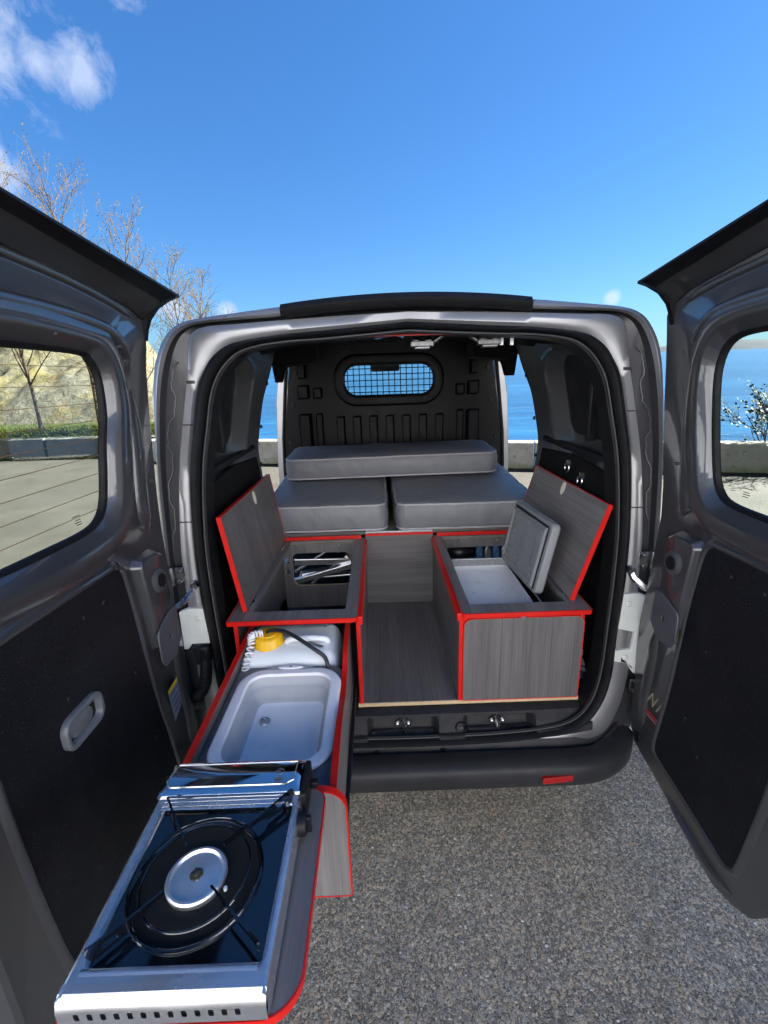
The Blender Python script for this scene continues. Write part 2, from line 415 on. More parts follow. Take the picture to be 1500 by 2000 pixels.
def thing(name, label, cat, loc, group=None):
    o = bpy.data.objects.new(name, None); COL.objects.link(o); o.empty_display_size = .1
    o.matrix_world = TILT @ Matrix.Translation(Vector(loc))
    o['_b'] = tuple(loc); o['label'] = label; o['category'] = cat
    if group: o['group'] = group
    return o
def tag(o, label, cat, group=None):
    o['label'] = label; o['category'] = cat
    if group: o['group'] = group
    return o
def rrect(x0, y0, x1, y1, r, n=5):
    rs = r if isinstance(r, (list, tuple)) else [r] * 4      # corner radii: x0y0, x1y0, x1y1, x0y1
    out = []
    for (cx, cy, sx, sy, a0), q in zip(((x0, y0, 1, 1, 180), (x1, y0, -1, 1, 270), (x1, y1, -1, -1, 0), (x0, y1, 1, -1, 90)), rs):
        if q <= 0: out.append((cx, cy)); continue
        for i in range(n + 1):
            a = R_(a0 + 90 * i / n); out.append((cx + sx * q + q * math.cos(a), cy + sy * q + q * math.sin(a)))
    return out
def inset(poly, d):
    """offset a counter-clockwise polygon inwards by d (outwards when negative)"""
    n = len(poly); out = []
    A = sum(poly[i][0] * poly[(i + 1) % n][1] - poly[(i + 1) % n][0] * poly[i][1] for i in range(n))
    sg = 1 if A > 0 else -1
    for i in range(n):
        p, a, b = Vector(poly[i]), Vector(poly[i - 1]), Vector(poly[(i + 1) % n])
        t1, t2 = (p - a), (b - p)
        t1 = t1.normalized() if t1.length > 1e-9 else t2.normalized()
        t2 = t2.normalized() if t2.length > 1e-9 else t1
        n1, n2 = Vector((-t1.y, t1.x)) * sg, Vector((-t2.y, t2.x)) * sg
        q = n1 + n2
        q = q / max(.35, q.dot(n1)) if q.length > 1e-6 else n1
        r = p + q * d; out.append((r.x, r.y))
    return out
def smoothpoly(pts, k=4, closed=True):
    n = len(pts); out = []
    P = [Vector(p) for p in pts]
    for i in range(n if closed else n - 1):
        p0, p1, p2, p3 = (P[(i + d) % n] if closed else P[min(max(i + d, 0), n - 1)] for d in (-1, 0, 1, 2))
        for j in range(k):
            t = j / k
            out.append(.5 * ((2 * p1) + (p2 - p0) * t + (2 * p0 - 5 * p1 + 4 * p2 - p3) * t * t + (3 * p1 - p0 - 3 * p2 + p3) * t ** 3))
    if not closed: out.append(P[-1])
    return [tuple(q) for q in out]
def lerp(a, b, t): return a + (b - a) * t
# ================================================================ THE SETTING
def kind(o, k='structure'): o['kind'] = k; return o
WALL_A, WALL_B = Vector((-5.6, 9.45)), Vector((14.0, 3.9))       # foot of the sea wall, seen side
wdir = (WALL_B - WALL_A).normalized(); wnor = Vector((-wdir.y, wdir.x))
# ground: one sheet up to the quay edge, land to the left and behind
g = MB()
gv = [(-60, -60), (60, -60), (60, -9.1), tuple(WALL_B + wdir * 0 + wnor * .25), tuple(WALL_A + wnor * .25), (-12, 11.2), (-60, 14)]
g.add([(x, y, 0) for x, y in gv], [tuple(range(len(gv)))])
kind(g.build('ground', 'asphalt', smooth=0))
# proud stones of the worn asphalt, near the van
rs = random.Random(5); st = MB(); shades = []
for i in range(16000):
    y = -1.15 + 2.6 * rs.random() ** 1.25; x = rs.uniform(-.75, 1.7)
    r = rs.choice((.0018, .0022, .0026, .003, .0037, .0050)) * rs.uniform(.8, 1.25)
    a = rs.random() * 6.28; n = 5; asp = rs.uniform(.6, 1)
    base = [(x + r * math.cos(a + k * 1.2566) * rs.uniform(.8, 1.15), y + r * asp * math.sin(a + k * 1.2566) * rs.uniform(.8, 1.15)) for k in range(n)]
    h = r * rs.uniform(.12, .28)
    o = len(st.v)
    st.v += [Vector((px, py, -.0005)) for px, py in base] + [Vector((lerp(x, px, .62), lerp(y, py, .62), h)) for px, py in base]
    c = rs.choices(range(6), (30, 25, 20, 12, 8, 5))[0]
    for k in range(n): st.f.append([o + k, o + (k + 1) % n, o + n + (k + 1) % n, o + n + k]); st.mi.append(c)
    st.f.append([o + n + k for k in range(n)]); st.mi.append(c)
cols = ((.18, .175, .165), (.28, .275, .26), (.36, .35, .32), (.44, .40, .30), (.56, .55, .52), (.38, .26, .18))
ms = [simple('stone_%d' % i, c, .6, var=.25, scale=40) for i, c in enumerate(cols)]
kind(st.build('asphalt_stones', ms, smooth=0), 'stuff')

# sea, far shore
sm = MB(); sm.add([(-30000, -200, -2.9), (30000, -200, -2.9), (30000, 30000, -2.9), (-30000, 30000, -2.9)], [(0, 1, 2, 3)])
# the sheet starts beyond the quay: cut its near edge along the wall
sm.v = [Vector((-30000, 20, -2.9)), Vector((-8, 12, -2.9)), Vector((16, 5, -2.9)), Vector((30000, -8000, -2.9)), Vector((30000, 30000, -2.9)), Vector((-30000, 30000, -2.9))]
sm.f = [[0, 1, 2, 3, 4, 5]]; sm.mi = [0]
kind(sm.build('sea', 'sea', smooth=0, level=True))
hb = MB(); rh = random.Random(3)
for az0, az1, dist, hh in ((24, 75, 5200, 150), (-60, -21, 4200, 330)):
    n = 60; rows = []
    for i in range(n + 1):
        az = R_(lerp(az0, az1, i / n)); prof = math.sin(math.pi * i / n) ** .5
        hgt = hh * prof * (.65 + .5 * noise.noise((az * 9, dist * .01, 0)) + .18 * noise.noise((az * 40, 2, 0)))
        rows.append([(math.sin(az) * d, math.cos(az) * d, -4 + max(0, hgt) * f) for d, f in ((dist, 0), (dist * 1.07, .55), (dist * 1.16, 1), (dist * 1.5, .7))])
    hb.loft(rows, closed=False)
kind(hb.build('far_hills', 'hills', level=True))

# sea wall: cast in bays
wall = thing('sea_wall', 'low pale concrete sea wall along the water beyond the van', 'wall', (WALL_A.x, WALL_A.y, 0))
L = (WALL_B - WALL_A).length; nb = 7
for i in range(nb):
    a, b = WALL_A + wdir * (L * i / nb + .012), WALL_A + wdir * (L * (i + 1) / nb - .012)
    h = .50 + rh.uniform(-.006, .006)
    bay = MB(); prof = [(0, -.15), (0, h - .02), (.02, h), (.28, h), (.30, h - .02), (.30, -3.4)]
    bay.loft([[(a.x + wnor.x * d, a.y + wnor.y * d, z) for d, z in prof], [(b.x + wnor.x * d, b.y + wnor.y * d, z) for d, z in prof]], True, True, True)
    bay.build('wall_bay', 'seawall', wall, smooth=30)
# weathered kerb blocks under the rock
bw = thing('block_wall', 'row of mossy weathered concrete blocks holding back the grass bank', 'wall', (-9, 10.4, 0))
x = -16.0; rb = random.Random(8)
while x < -5.4:
    w = rb.uniform(1.35, 1.6); y0 = 10.35 - (x + 9) * .05
    B = MB(); n = 5; loops = []
    for i in range(n + 1):
        xx = x + .02 + (w - .05) * i / n; jj = lambda: rb.uniform(-.012, .012)
        yy = y0 - (xx - x) * .05
        loops.append([(xx, yy + jj(), -.1), (xx, yy + .01 + jj(), .30), (xx, yy + .02 + jj(), .49 + jj()), (xx, yy + .06, .52 + jj()), (xx, yy + .42, .52 + jj()), (xx, yy + .45, -.1)])
    B.loft(loops, True, True, True).build('concrete_block', 'blocks', bw, smooth=35)
    x += w + .03
# grass bank, rock slope
def rockh(x, y):
    t = y - (11.6 - (x + 9) * .04)
    if t < 0: return 0
    edge = max(0, min(1, (-.1 - .40 * (y + 1.5) - x) / 1.6))
    top = (2.9 + .16 * max(0, -x - 6)) * edge ** .8 + .1 + .3 * noise.noise(Vector((x * .5, 0, 9)))
    h = top * (1 - math.exp(-t * .85 / max(.6, top)))
    n = noise.fractal(Vector((x * .5, y * .5, 1.7)), .9, 2.1, 6); n2 = noise.noise(Vector((x * 1.6, y * 1.1, 5)))
    return max(0, h + (n * .30 + abs(n2) * .22) * min(1, h * .6))
rk = MB(); NX, NY = 210, 80; rows = []
for j in range(NY + 1):
    t = (j / NY) ** 1.7 * 12; row = []
    for i in range(NX + 1):
        f = i / NX; yy = 11.8 + t; xx = lerp(-26, -.1 - .365 * (yy + 1.5), f); yy = 11.45 - (xx + 9) * .04 + t
        row.append((xx, yy, .42 + rockh(xx, yy)))
    rows.append(row)
rk.loft(rows, closed=False)
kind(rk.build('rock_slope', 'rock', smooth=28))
bk = MB(); rows = []
for j in range(7):
    rows.append([(xx := -18 + 13.4 * i / 40, 10.45 - (xx + 9) * .05 + j * .2 + .25, .47 + .05 * j + .05 * noise.noise((xx, j * .5, 2))) for i in range(41)])
bk.loft(rows, closed=False); kind(bk.build('grass_bank', 'soil'))
gb = MB(); rg = random.Random(4)
for i in range(7000):
    xx = rg.uniform(-14, -4.7); t = rg.random() ** 1.3 * 1.1; yy = 10.45 - (xx + 9) * .05 + .05 + t
    z = .48 + t * .2; a = rg.random() * 6.28; h = rg.uniform(.03, .10) * (1.2 if noise.noise((xx * .9, 0, 0)) > 0 else .8); w = .010
    lx, ly = rg.uniform(-.07, .07), rg.uniform(-.10, .03)
    gb.add([(xx - w * math.cos(a), yy - w * math.sin(a), z), (xx + w * math.cos(a), yy + w * math.sin(a), z), (xx + lx, yy + ly, z + h)], [(0, 1, 2)])
for i in range(900):                                               # weeds at the foot of the blocks and in the joints
    xx = rg.uniform(-14, -5.2); yy = 10.33 - (xx + 9) * .05 - rg.random() * .12; h = rg.uniform(.03, .12); a = rg.random() * 6.28
    gb.add([(xx - .012 * math.cos(a), yy - .012 * math.sin(a), 0), (xx + .012 * math.cos(a), yy + .012 * math.sin(a), 0), (xx + rg.uniform(-.05, .05), yy - .03, h)], [(0, 1, 2)])
kind(gb.build('grass', 'grass', smooth=0), 'stuff')
# unseen rock slope behind, added to bounce sunlight onto the van's rear
hl = MB(); rows = []
for j in range(41):
    t = j / 40
    row = []
    for i in range(121):
        xx = -60 + 120 * i / 120
        crest = 11.0 + 1.6 * noise.noise((xx * .12, 0, 3)) + .8 * noise.noise((xx * .5, 0, 6))
        hgt = crest * (1 - math.exp(-9 * t)) + 1.1 * noise.noise((xx * .4, t * 9, 1)) * min(1, t * 6)
        row.append((xx, -9.5 - t * 22, max(-.05, hgt - .05)))
    rows.append(row)
hl.loft(rows, closed=False); kind(hl.build('fill_hillside', 'fillrock', smooth=40))
oc = MB(); rows = []  # unseen outcrop, added at the right to keep the sun off the van
for j in range(41):
    row = []
    for i in range(41):
        u, v = i / 20 - 1, j / 20 - 1
        k = max(0, 1 - (abs(u) ** 3.2 + abs(v) ** 3.2))
        hgt = 7.3 * min(1, k * 2.4) ** .8 + (.5 * noise.noise((u * 3, v * 3, 8)) + .25 * noise.noise((u * 8, v * 8, 2))) * min(1, k * 4) - .06
        row.append((7.0 + u * 2.2, 1.0 + v * 3.2, hgt))
    rows.append(row)
oc.loft(rows, closed=False); kind(oc.build('shade_outcrop', 'rock', smooth=40))

# ---------------------------------------------------------------- trees
def grow(seed, base, h, lean, nlimb, rtrunk, droop=0.0, spread=.55):
    r = random.Random(seed); trunk, tw, buds = MB(), MB(), MB()
    def bud(p, d):
        for _ in range(r.choice((1, 1, 2))):
            q = p + Vector((r.uniform(-.02, .02), r.uniform(-.02, .02), r.uniform(-.02, .02))); l = r.uniform(.02, .045); w = .011
            e = (d + Vector((r.uniform(-.6, .6), r.uniform(-.6, .6), r.uniform(-.2, .6)))).normalized(); s_ = e.orthogonal().normalized() * w
            buds.add([q, q + e * l * .5 + s_, q + e * l, q + e * l * .5 - s_], [(0, 1, 2, 3)])
    def twig(p, d, l, rad, lev):
        n = 5 if lev < 2 else 3; pts = [p]; dd = d.normalized()
        for i in range(n):
            dd = (dd + Vector((r.uniform(-.22, .22), r.uniform(-.22, .22), r.uniform(-.08, .24)))).normalized()
            pts.append(pts[-1] + dd * l / n)
        tw.tube(pts, [lerp(rad, rad * .35, i / n) for i in range(n + 1)], 4 if lev < 2 else 3, cap=False)
        if lev >= 3:
            for q in pts[1:]:
                if r.random() < .6: bud(q, dd)
            return
        kids = (r.randint(5, 7), r.randint(4, 6), r.randint(2, 4))[lev]
        for k in range(kids):
            t = r.uniform(.25, 1) if lev < 2 else r.uniform(.15, 1); i = min(n - 1, int(t * n)); q = pts[i].lerp(pts[i + 1], t * n - i)
            ax = dd.orthogonal().normalized(); ax.rotate(Matrix.Rotation(r.random() * 6.28, 3, dd))
            twig(q, dd * 1.0 + ax * r.uniform(.5, .95) + Vector((0, 0, .22)), l * r.uniform(.42, .62), rad * .5, lev + 1)
    b = Vector(base); pts = [b - Vector((0, 0, .2))]; d = Vector((lean[0], lean[1], 1)).normalized(); n = 9
    for i in range(n):
        d = (d + Vector((r.uniform(-.1, .1), r.uniform(-.1, .1), .04))).normalized(); pts.append(pts[-1] + d * (h + .2) / n)
    rad = [lerp(rtrunk, rtrunk * .15, (i / n) ** .8) for i in range(n + 1)]
    trunk.tube(pts, rad, 8)
    for k in range(nlimb):
        t = lerp(.22, .97, (k + r.random() * .6) / nlimb); i = min(n - 1, int(t * n)); q = pts[i].lerp(pts[i + 1], t * n - i)
        a = k * 2.4 + r.uniform(-.5, .5)
        twig(q, Vector((math.cos(a) * spread, math.sin(a) * spread, r.uniform(.5, .9))), h * lerp(.36, .16, t), rtrunk * lerp(.36, .18, t), 1 if t > .6 else 1)
    return trunk, tw, buds
TREES = ((21, (-7.6, 11.2, .6), 5.6, (.06, -.02), 33, .055, 'tall bare tree leaning over the left door, tallest of the row'),
         (22, (-6.55, 11.35, .6), 4.7, (.05, .0), 30, .048, 'bare tree with yellowish catkins just left of the shorter ones'),
         (23, (-5.6, 11.6, .6), 4.0, (.02, .0), 28, .042, 'slim bare tree in the middle of the row above the block wall'),
         (24, (-4.75, 11.5, .55), 3.8, (.08, .0), 28, .040, 'bare tree reaching over the door tip towards the van roof'),
         (25, (-4.1, 11.3, .5), 2.75, (.30, -.02), 25, .036, 'low spreading bare tree nearest the roof of the van'),
         (26, (-9.2, 11.2, .6), 5.9, (.02, .0), 30, .055, 'bare tree at the far left behind the door glass'))
for sd, base, h, lean, nl, rt, lab in TREES:
    t = thing('bare_tree', lab, 'tree', base, 'bare trees along the rock')
    a, b, c = grow(sd, base, h, lean, nl, rt)
    a.build('trunk', 'bark', t); b.build('crown', 'twig', t, smooth=0)
    c.build('catkins', 'bud', t, smooth=0, kind='stuff')
sh = thing('shrub', 'leafing shrub behind the sea wall seen through the right door window', 'shrub', (7.3, 6.6, -.2))
rr = random.Random(9); tw, lf = MB(), MB()
def leaf(p, d):
    l = rr.uniform(.035, .07); e = (d + Vector((rr.uniform(-1, 1), rr.uniform(-1, 1), rr.uniform(-.3, .8)))).normalized(); s_ = e.orthogonal().normalized() * l * .36
    lf.add([p, p + e * l * .5 + s_, p + e * l, p + e * l * .5 - s_], [(0, 1, 2, 3)])
def shoot(p, d, l, rad, lev):
    pts = [p]; dd = d.normalized()
    for i in range(4):
        dd = (dd + Vector((rr.uniform(-.2, .2), rr.uniform(-.2, .2), rr.uniform(-.05, .2)))).normalized(); pts.append(pts[-1] + dd * l / 4)
    tw.tube(pts, [lerp(rad, rad * .4, i / 4) for i in range(5)], 4, cap=False)
    if lev >= 1:
        for q in pts[1:]:
            for _ in range(3 if lev == 2 else 1): leaf(q + Vector((rr.uniform(-.05, .05), rr.uniform(-.05, .05), rr.uniform(-.05, .05))), dd)
    if lev < 2:
        for k in range(6):
            i = rr.randint(1, 3); ax = dd.orthogonal().normalized(); ax.rotate(Matrix.Rotation(rr.random() * 6.28, 3, dd))
            shoot(pts[i], dd + ax * .8 + Vector((0, 0, .1)), l * .5, rad * .5, lev + 1)
for k in range(9):
    a = k * 2.4; shoot(Vector((7.3 + .3 * math.cos(a), 6.6 + .3 * math.sin(a), -.3)), Vector((math.cos(a) * .38 - .06, math.sin(a) * .3, 1)), rr.uniform(1.1, 1.9), .014, 0)
tw.build('stems', 'twig', sh, smooth=0); lf.build('leaves', 'leaf', sh, smooth=0, kind='stuff')

# ================================================================ THE VAN
van = thing('panel_van', 'gunmetal grey panel van with both rear doors open, fitted out as a camper', 'van', (0, 1.6, 0))
def ry(z): return -.05 + (z - .53) * .1                 # the rear plane leans forward
def catloop(half, k=5):
    s_ = smoothpoly(half, k, False)
    full = [(x, z) for x, z in s_] + [(-x, z) for x, z in s_[-2:0:-1]]
    return full
SO = [(0, 1.901), (.27, 1.882), (.41, 1.873), (.52, 1.860), (.585, 1.845), (.635, 1.812), (.668, 1.765), (.692, 1.712), (.712, 1.62), (.745, 1.43), (.757, 1.2), (.752, 1.0), (.735, .82), (.724, .65), (.69, .53), (.62, .445), (.50, .412), (.30, .394), (0, .389)]
SI = [(0, 1.866), (.26, 1.85), (.39, 1.845), (.49, 1.832), (.545, 1.812), (.588, 1.775), (.617, 1.735), (.636, 1.69), (.655, 1.61), (.69, 1.43), (.706, 1.2), (.70, 1.0), (.69, .83), (.676, .67), (.648, .56), (.59, .485), (.49, .452), (.30, .436), (0, .43)]
L1 = [(0, 1.932), (.28, 1.922), (.43, 1.915), (.55, 1.909), (.645, 1.904), (.693, 1.885), (.711, 1.84), (.724, 1.75), (.748, 1.635), (.785, 1.43), (.806, 1.2), (.806, 1.05), (.80, .85), (.79, .65), (.76, .5), (.70, .40), (.55, .375), (.3, .37), (0, .366)]
L3 = [(0, 1.945), (.28, 1.936), (.43, 1.927), (.56, 1.921), (.672, 1.913), (.727, 1.895), (.766, 1.855), (.80, 1.775), (.826, 1.65), (.846, 1.45), (.852, 1.2), (.852, 1.03), (.85, .83), (.845, .64), (.83, .5), (.78, .39), (.56, .36), (.3, .355), (0, .352)]
OU = [(0, 1.979), (.28, 1.969), (.43, 1.957), (.56, 1.944), (.68, 1.930), (.745, 1.911), (.787, 1.872), (.822, 1.80), (.841, 1.68), (.858, 1.45), (.866, 1.2), (.866, 1.03), (.865, .83), (.86, .62), (.85, .48), (.80, .36), (.58, .33), (.3, .325), (0, .322)]
so_, si_, l1_, l3_, ou_ = (catloop(q) for q in (SO, SI, L1, L3, OU))
def at(loop, dy): return [(x, ry(z) + dy, z) for x, z in loop]
def mixl(a, b, t): return [(lerp(p[0], q[0], t), lerp(p[1], q[1], t)) for p, q in zip(a, b)]
fr = MB()
fr.loft([at(so_, .004), at(mixl(so_, l1_, .25), -.006), at(mixl(so_, l1_, .9), -.004), at(l1_, .002)])
fr.build('rear_frame', 'paint', van, smooth=50)
jb = MB()
jb.loft([at(l1_, .003), at(mixl(l1_, l3_, .12), .034), at(mixl(l1_, l3_, .85), .026), at(l3_, .006)])
jb.build('door_jamb', 'jamb_paint', van, smooth=50)
rim = MB()
rim.loft([at(l3_, .006), at(mixl(l3_, ou_, .3), -.006), at(mixl(l3_, ou_, .8), -.002), at(ou_, .02), [(x, .14, z) for x, z in ou_]])
rim.build('body_rim', 'paint', van, smooth=60)
# wavy sealer bead in each jamb
for sgn in (-1, 1):
    pts = []; n = 60
    for i in range(n):
        z = lerp(1.80, 1.16, i / (n - 1)); k = min(range(len(l1_)), key=lambda q: abs(l1_[q][1] - z) + (10 if l1_[q][0] < .5 else 0))
        x = lerp(l1_[k][0], l3_[k][0], .62 + .13 * max(-1, min(1, 2.2 * math.sin(i * .36)))); pts.append((sgn * x, ry(z) + .025, z))
    MB().tube(pts, .0018, 6).build('sealer_bead', 'lining_paint', van)
    pts = [(sgn * (.852 - .004), ry(z) + .004, z) for z in (1.45, 1.3, 1.1, .9, .7)]
# main seal
mid = mixl(so_, si_, .42)
def sunk(loop, dy): return [(x, ry(z) + dy, z - .07 * max(0, min(1, (.54 - z) / .06))) for x, z in loop]
sl_ = MB(); sl_.loft([at(mixl(so_, si_, .02), .002), at(mixl(so_, si_, .10), -.018), at(mixl(so_, si_, .36), -.027), at(mixl(so_, si_, .58), -.018), at(mixl(so_, si_, .64), .004), at(mixl(so_, si_, .78), -.006), at(mixl(so_, si_, .97), -.004), sunk(si_, .03), sunk(si_, .075)])
sl_.build('door_seal', 'rubber', van, smooth=60)
gl = MB(); gl.tube([p for p in at(mixl(so_, si_, .80), -.008)], .0028, 6, closed=True)
gl.build('seal_trim', 'bumpgrey', van)
# dark strip over the opening
hs_ = MB(); loops = []
for i in range(25):
    x = lerp(-.402, .394, i / 24); zt = 1.981 - .024 * (x / .4) ** 2
    loops.append([(x, ry(1.95) + dy, zt + dz) for dy, dz in ((.05, .004), (.02, .010), (-.012, .004), (-.026, -.012), (-.020, -.032), (-.004, -.040), (.03, -.04))])
hs_.loft(loops, True, True, True).build('roof_strip', 'rubber', van, smooth=50)
MB().tube([(0, .9, 2.02), (0, .89, 2.07), (0, .88, 2.115)], [.008, .004, .002], 6).build('antenna', 'rubber', van)
# sheet joints on the pillars
for sgn in (-1, 1):
    for z, w in ((1.735, .010), (1.60, .0035), (1.275, .0035)):
        k = min((q for q in range(len(l1_)) if l1_[q][0] * sgn > 0), key=lambda q: abs(l1_[q][1] - z)); a, b = so_[k], l1_[k]
        x0, x1 = sorted((a[0], b[0]))
        MB().box((x0 + .004, ry(z) - .010, z - w / 2), (x1 + .0, ry(z) + .002, z + w / 2)).build('sheet_joint', 'jamb_paint', van, smooth=0, bevel=.0015)
# roof, body sides, cab
rf = MB(); idx = [i for i in range(len(ou_)) if ou_[i][1] > 1.865]
prof = sorted([ou_[i] for i in idx], key=lambda q: q[0])
loops = []
for y, dz, sx in ((.14, 0, 1), (.5, .012, 1), (1.2, .02, 1), (2.0, .015, .995), (2.45, -.03, .97), (2.62, -.09, .95)):
    loops.append([(x * sx, y, z + dz) for x, z in prof])
rf.loft(loops, False).build('roof', 'paint', van, smooth=60)
def sidex(z):
    pts = [(q[1], q[0]) for q in OU if q[0] > .7]; pts.sort()
    if z <= pts[0][0]: return pts[0][1]
    for a, b in zip(pts, pts[1:]):
        if a[0] <= z <= b[0]: return lerp(a[1], b[1], (z - a[0]) / (b[0] - a[0]))
    return pts[-1][1]
zs = [.36, .5, .62, .83, 1.03, 1.2, 1.45, 1.68, 1.80, 1.872]
for sgn in (-1, 1):
    q = MB(); q.loft([[(sgn * sidex(z), y, z) for z in zs] for y in (.14, .4, .7, .98)], False)
    q.build('quarter_panel', 'paint', van, smooth=60)
    q = MB(); q.box((sgn * .74, .98, 1.84), (sgn * .79, 1.93, 1.90)); q.build('roof_rail', 'paint', van, smooth=0, bevel=.008)
    q = MB(); q.box((sgn * .76, .98, .36), (sgn * .86, 1.93, .52)); q.build('side_sill', 'paint', van, smooth=0, bevel=.008)
    q = MB(); L_ = []
    for z, x0, x1 in ((.5, .79, .865), (1.1, .79, .865), (1.32, .78, .855), (1.6, .745, .835), (1.87, .72, .79)):
        yy = 1.93 - .0 * z
        L_.append([(sgn * x0, yy - .03, z), (sgn * x1, yy - .01, z), (sgn * x1, yy + .12, z), (sgn * x0, yy + .12, z)])
    q.loft(L_, True, True, True).build('door_pillar', 'paint', van, smooth=30, bevel=.006)
    q = MB(); q.tube([(sgn * (x + .012), 1.895, z) for z, x in ((.55, .80), (1.1, .80), (1.32, .79), (1.6, .757), (1.85, .725))], .011, 6)
    q.build('pillar_seal', 'rubber', van)
    # cab side with its window
    cz = [.36, .5, .83, 1.03, 1.16]
    q = MB(); q.loft([[(sgn * sidex(z) * w, y, z) for z in cz] for y, w in ((2.05, 1), (2.6, 1), (3.2, .985), (3.75, .93), (3.98, .80))], False)
    q.build('cab_side', 'paint', van, smooth=60)
    q = MB(); q.loft([[(sgn * sidex(z) * .995, y, z) for z in (1.16, 1.3, 1.45, 1.68, 1.84)] for y in (2.06, 2.35)], False)
    q.build('cab_window', 'darkglass', van)
    q = MB(); q.tube([(sgn * .80, 3.15, 1.14), (sgn * .79, 2.85, 1.5), (sgn * .75, 2.58, 1.86)], .04, 8).build('windscreen_pillar', 'paint', van)
    # the sliding door, pushed back outside the body
    sd = MB(); rows = []
    for y, o in ((.20, .0), (.215, .035), (.6, .045), (1.1, .045), (1.22, .03), (1.235, 0)):
        rows.append([(sgn * (sidex(z) + .038 + o * (1 if z < 1.8 else .7)), y, z) for z in zs[1:]])
    sd.loft(rows, False); sd.build('sliding_door', 'paint', van, smooth=60)
    sw = MB(); sw.loft([[(sgn * (sidex(z) + .088 - .01 * (z > 1.7)), y, z) for z in (1.28, 1.45, 1.68, 1.78)] for y in (.32, .7, 1.1)], False)
    sw.build('sliding_door_window', 'darkglass', van)
    for y in (.66, 3.15):
        w = MB(); w.lathe([(.17, 0), (.30, 0), (.315, .03), (.315, .16), (.30, .19), (.17, .19)], (sgn * .64 - (0 if sgn > 0 else 0), y, .315), 32, 'x')
        if sgn < 0: w.v = [Vector((-.64 - (p.x + .64), p.y, p.z)) for p in w.v]
        o = w.build('wheel', 'tyre', van)
        w = MB(); w.lathe([(.03, .15), (.16, .165), (.185, .17), (.185, .10), (.03, .10)], (sgn * .64, y, .315), 24, 'x')
        if sgn < 0: w.v = [Vector((-.64 - (p.x + .64), p.y, p.z)) for p in w.v]
        w.build('wheel_rim', 'alu', van)
q = MB(); q.loft([[(x * k, y, z - .03 * x * x) for x in (-.8, -.4, 0, .4, .8)] for y, z, k in ((3.12, 1.17, 1), (3.5, 1.08, .97), (3.85, .93, .92), (3.98, .80, .86), (4.02, .5, .84), (3.98, .36, .84))], False)
q.build('bonnet', 'paint', van, smooth=60)
q = MB(); q.loft([[(x * k, y, z - .02 * x * x) for x in (-.8, -.4, 0, .4, .8)] for y, z, k in ((2.60, 1.90, .93), (2.86, 1.55, .97), (3.14, 1.17, 1))], False)
q.build('windscreen', 'glass', van, smooth=60)
q = MB(); q.box((-.80, 3.0, .95), (.80, 3.14, 1.15)); q.build('dashboard', 'black_plastic', van, bevel=.03)
p0 = onx(735, 720, 0); d0 = raydir(752, 718); tt = (2.5 - CC.y) / d0.y; c0 = CC + d0 * tt
q = MB(); q.box((c0.x - .12, 2.49, c0.z - .03), (c0.x + .12, 2.52, c0.z + .045)); q.build('interior_mirror', 'black_plastic', van, bevel=.015)
q = MB(); q.box((c0.x - .02, 2.5, c0.z + .03), (c0.x + .02, 2.6, 1.90)); q.build('mirror_stem', 'black_plastic', van, bevel=.005)
# load floor, rear sill
q = MB(); q.box((-.80, 0.03, .46), (.80, 2.6, .512)); q.build('load_floor', 'black_plastic', van, smooth=0)
sill = MB(); loops = []
def sill_row(x):
    k = (abs(x) / .70) ** 4 * .05
    return [(x, .05, .511), (x, -.012, .509 + k * .1), (x, -.034, .498 + k * .2), (x, -.046, .455 + k * .3), (x, -.055, .425 + k), (x, -.062, .418 + k), (x, -.066, .430 + k), (x, -.073, .428 + k), (x, -.078, .400 + k)]
def dent(p):
    x, y, z = p; d = 0
    for cx in (-.049, .318):
        a = max(0, 1 - ((x - cx) / .135) ** 4); b = max(0, 1 - ((z - .446) / .042) ** 2)
        d = max(d, min(1, a * 2.2) * min(1, b * 1.6))
    return (x, y + d * .042, z - d * .002)
NXs = 150; rows = []
base = sill_row(0); segs = [0, .05]
for i in range(NXs + 1):
    x = lerp(-.66, .66, i / NXs); r0 = sill_row(x); row = []
    for a, b in zip(r0, r0[1:]):
        for t in (0, .2, .4, .6, .8): row.append(dent(tuple(lerp(a[j], b[j], t) for j in range(3))))
    row.append(r0[-1]); rows.append(row)
sill.loft(rows, False).build('rear_sill', 'sill', van, smooth=45)
for cx in (-.049, .316):                                            # striker plates with their hoop
    y, z = -.013, .446
    q = MB(); q.prism([(cx - .033, z - .003), (cx, z - .025), (cx + .033, z - .003), (cx + .028, z + .005), (cx, z + .025), (cx - .028, z + .005)][:6], lambda u, v, d: (u, y - d - .28 * (v - z) * 0, v), .0, .004)
    q.tube([(cx, y - .003, z - .020), (cx, y - .030, z - .018), (cx, y - .034, z + .012), (cx, y - .003, z + .020)], .0045, 8)
    for dx in (-.021, .021): q.lathe([(.006, 0), (.006, -.007), (.003, -.009)], (cx + dx, y - .004, z), 10, 'y')
    q.build('door_striker', 'chrome', van, smooth=35)
q = MB(); q.lathe([(.024, 0), (.022, -.004), (.016, .002), (.015, .012)], (.172, -.050, .447), 24, 'y', cap0=False); q.build('sill_plug', 'black_plastic', van)
q = MB(); q.lathe([(.0001, -.004), (.008, -.004), (.009, .004)], (.172, -.049, .444), 12, 'y'); q.build('bolt', 'chrome', van)
for cx in (-.15, .10): 
    q = MB(); q.lathe([(.0001, -.006), (.010, -.006), (.012, .006)], (cx, -.088, .372), 12, 'y'); q.build('bolt', 'black_plastic', van)
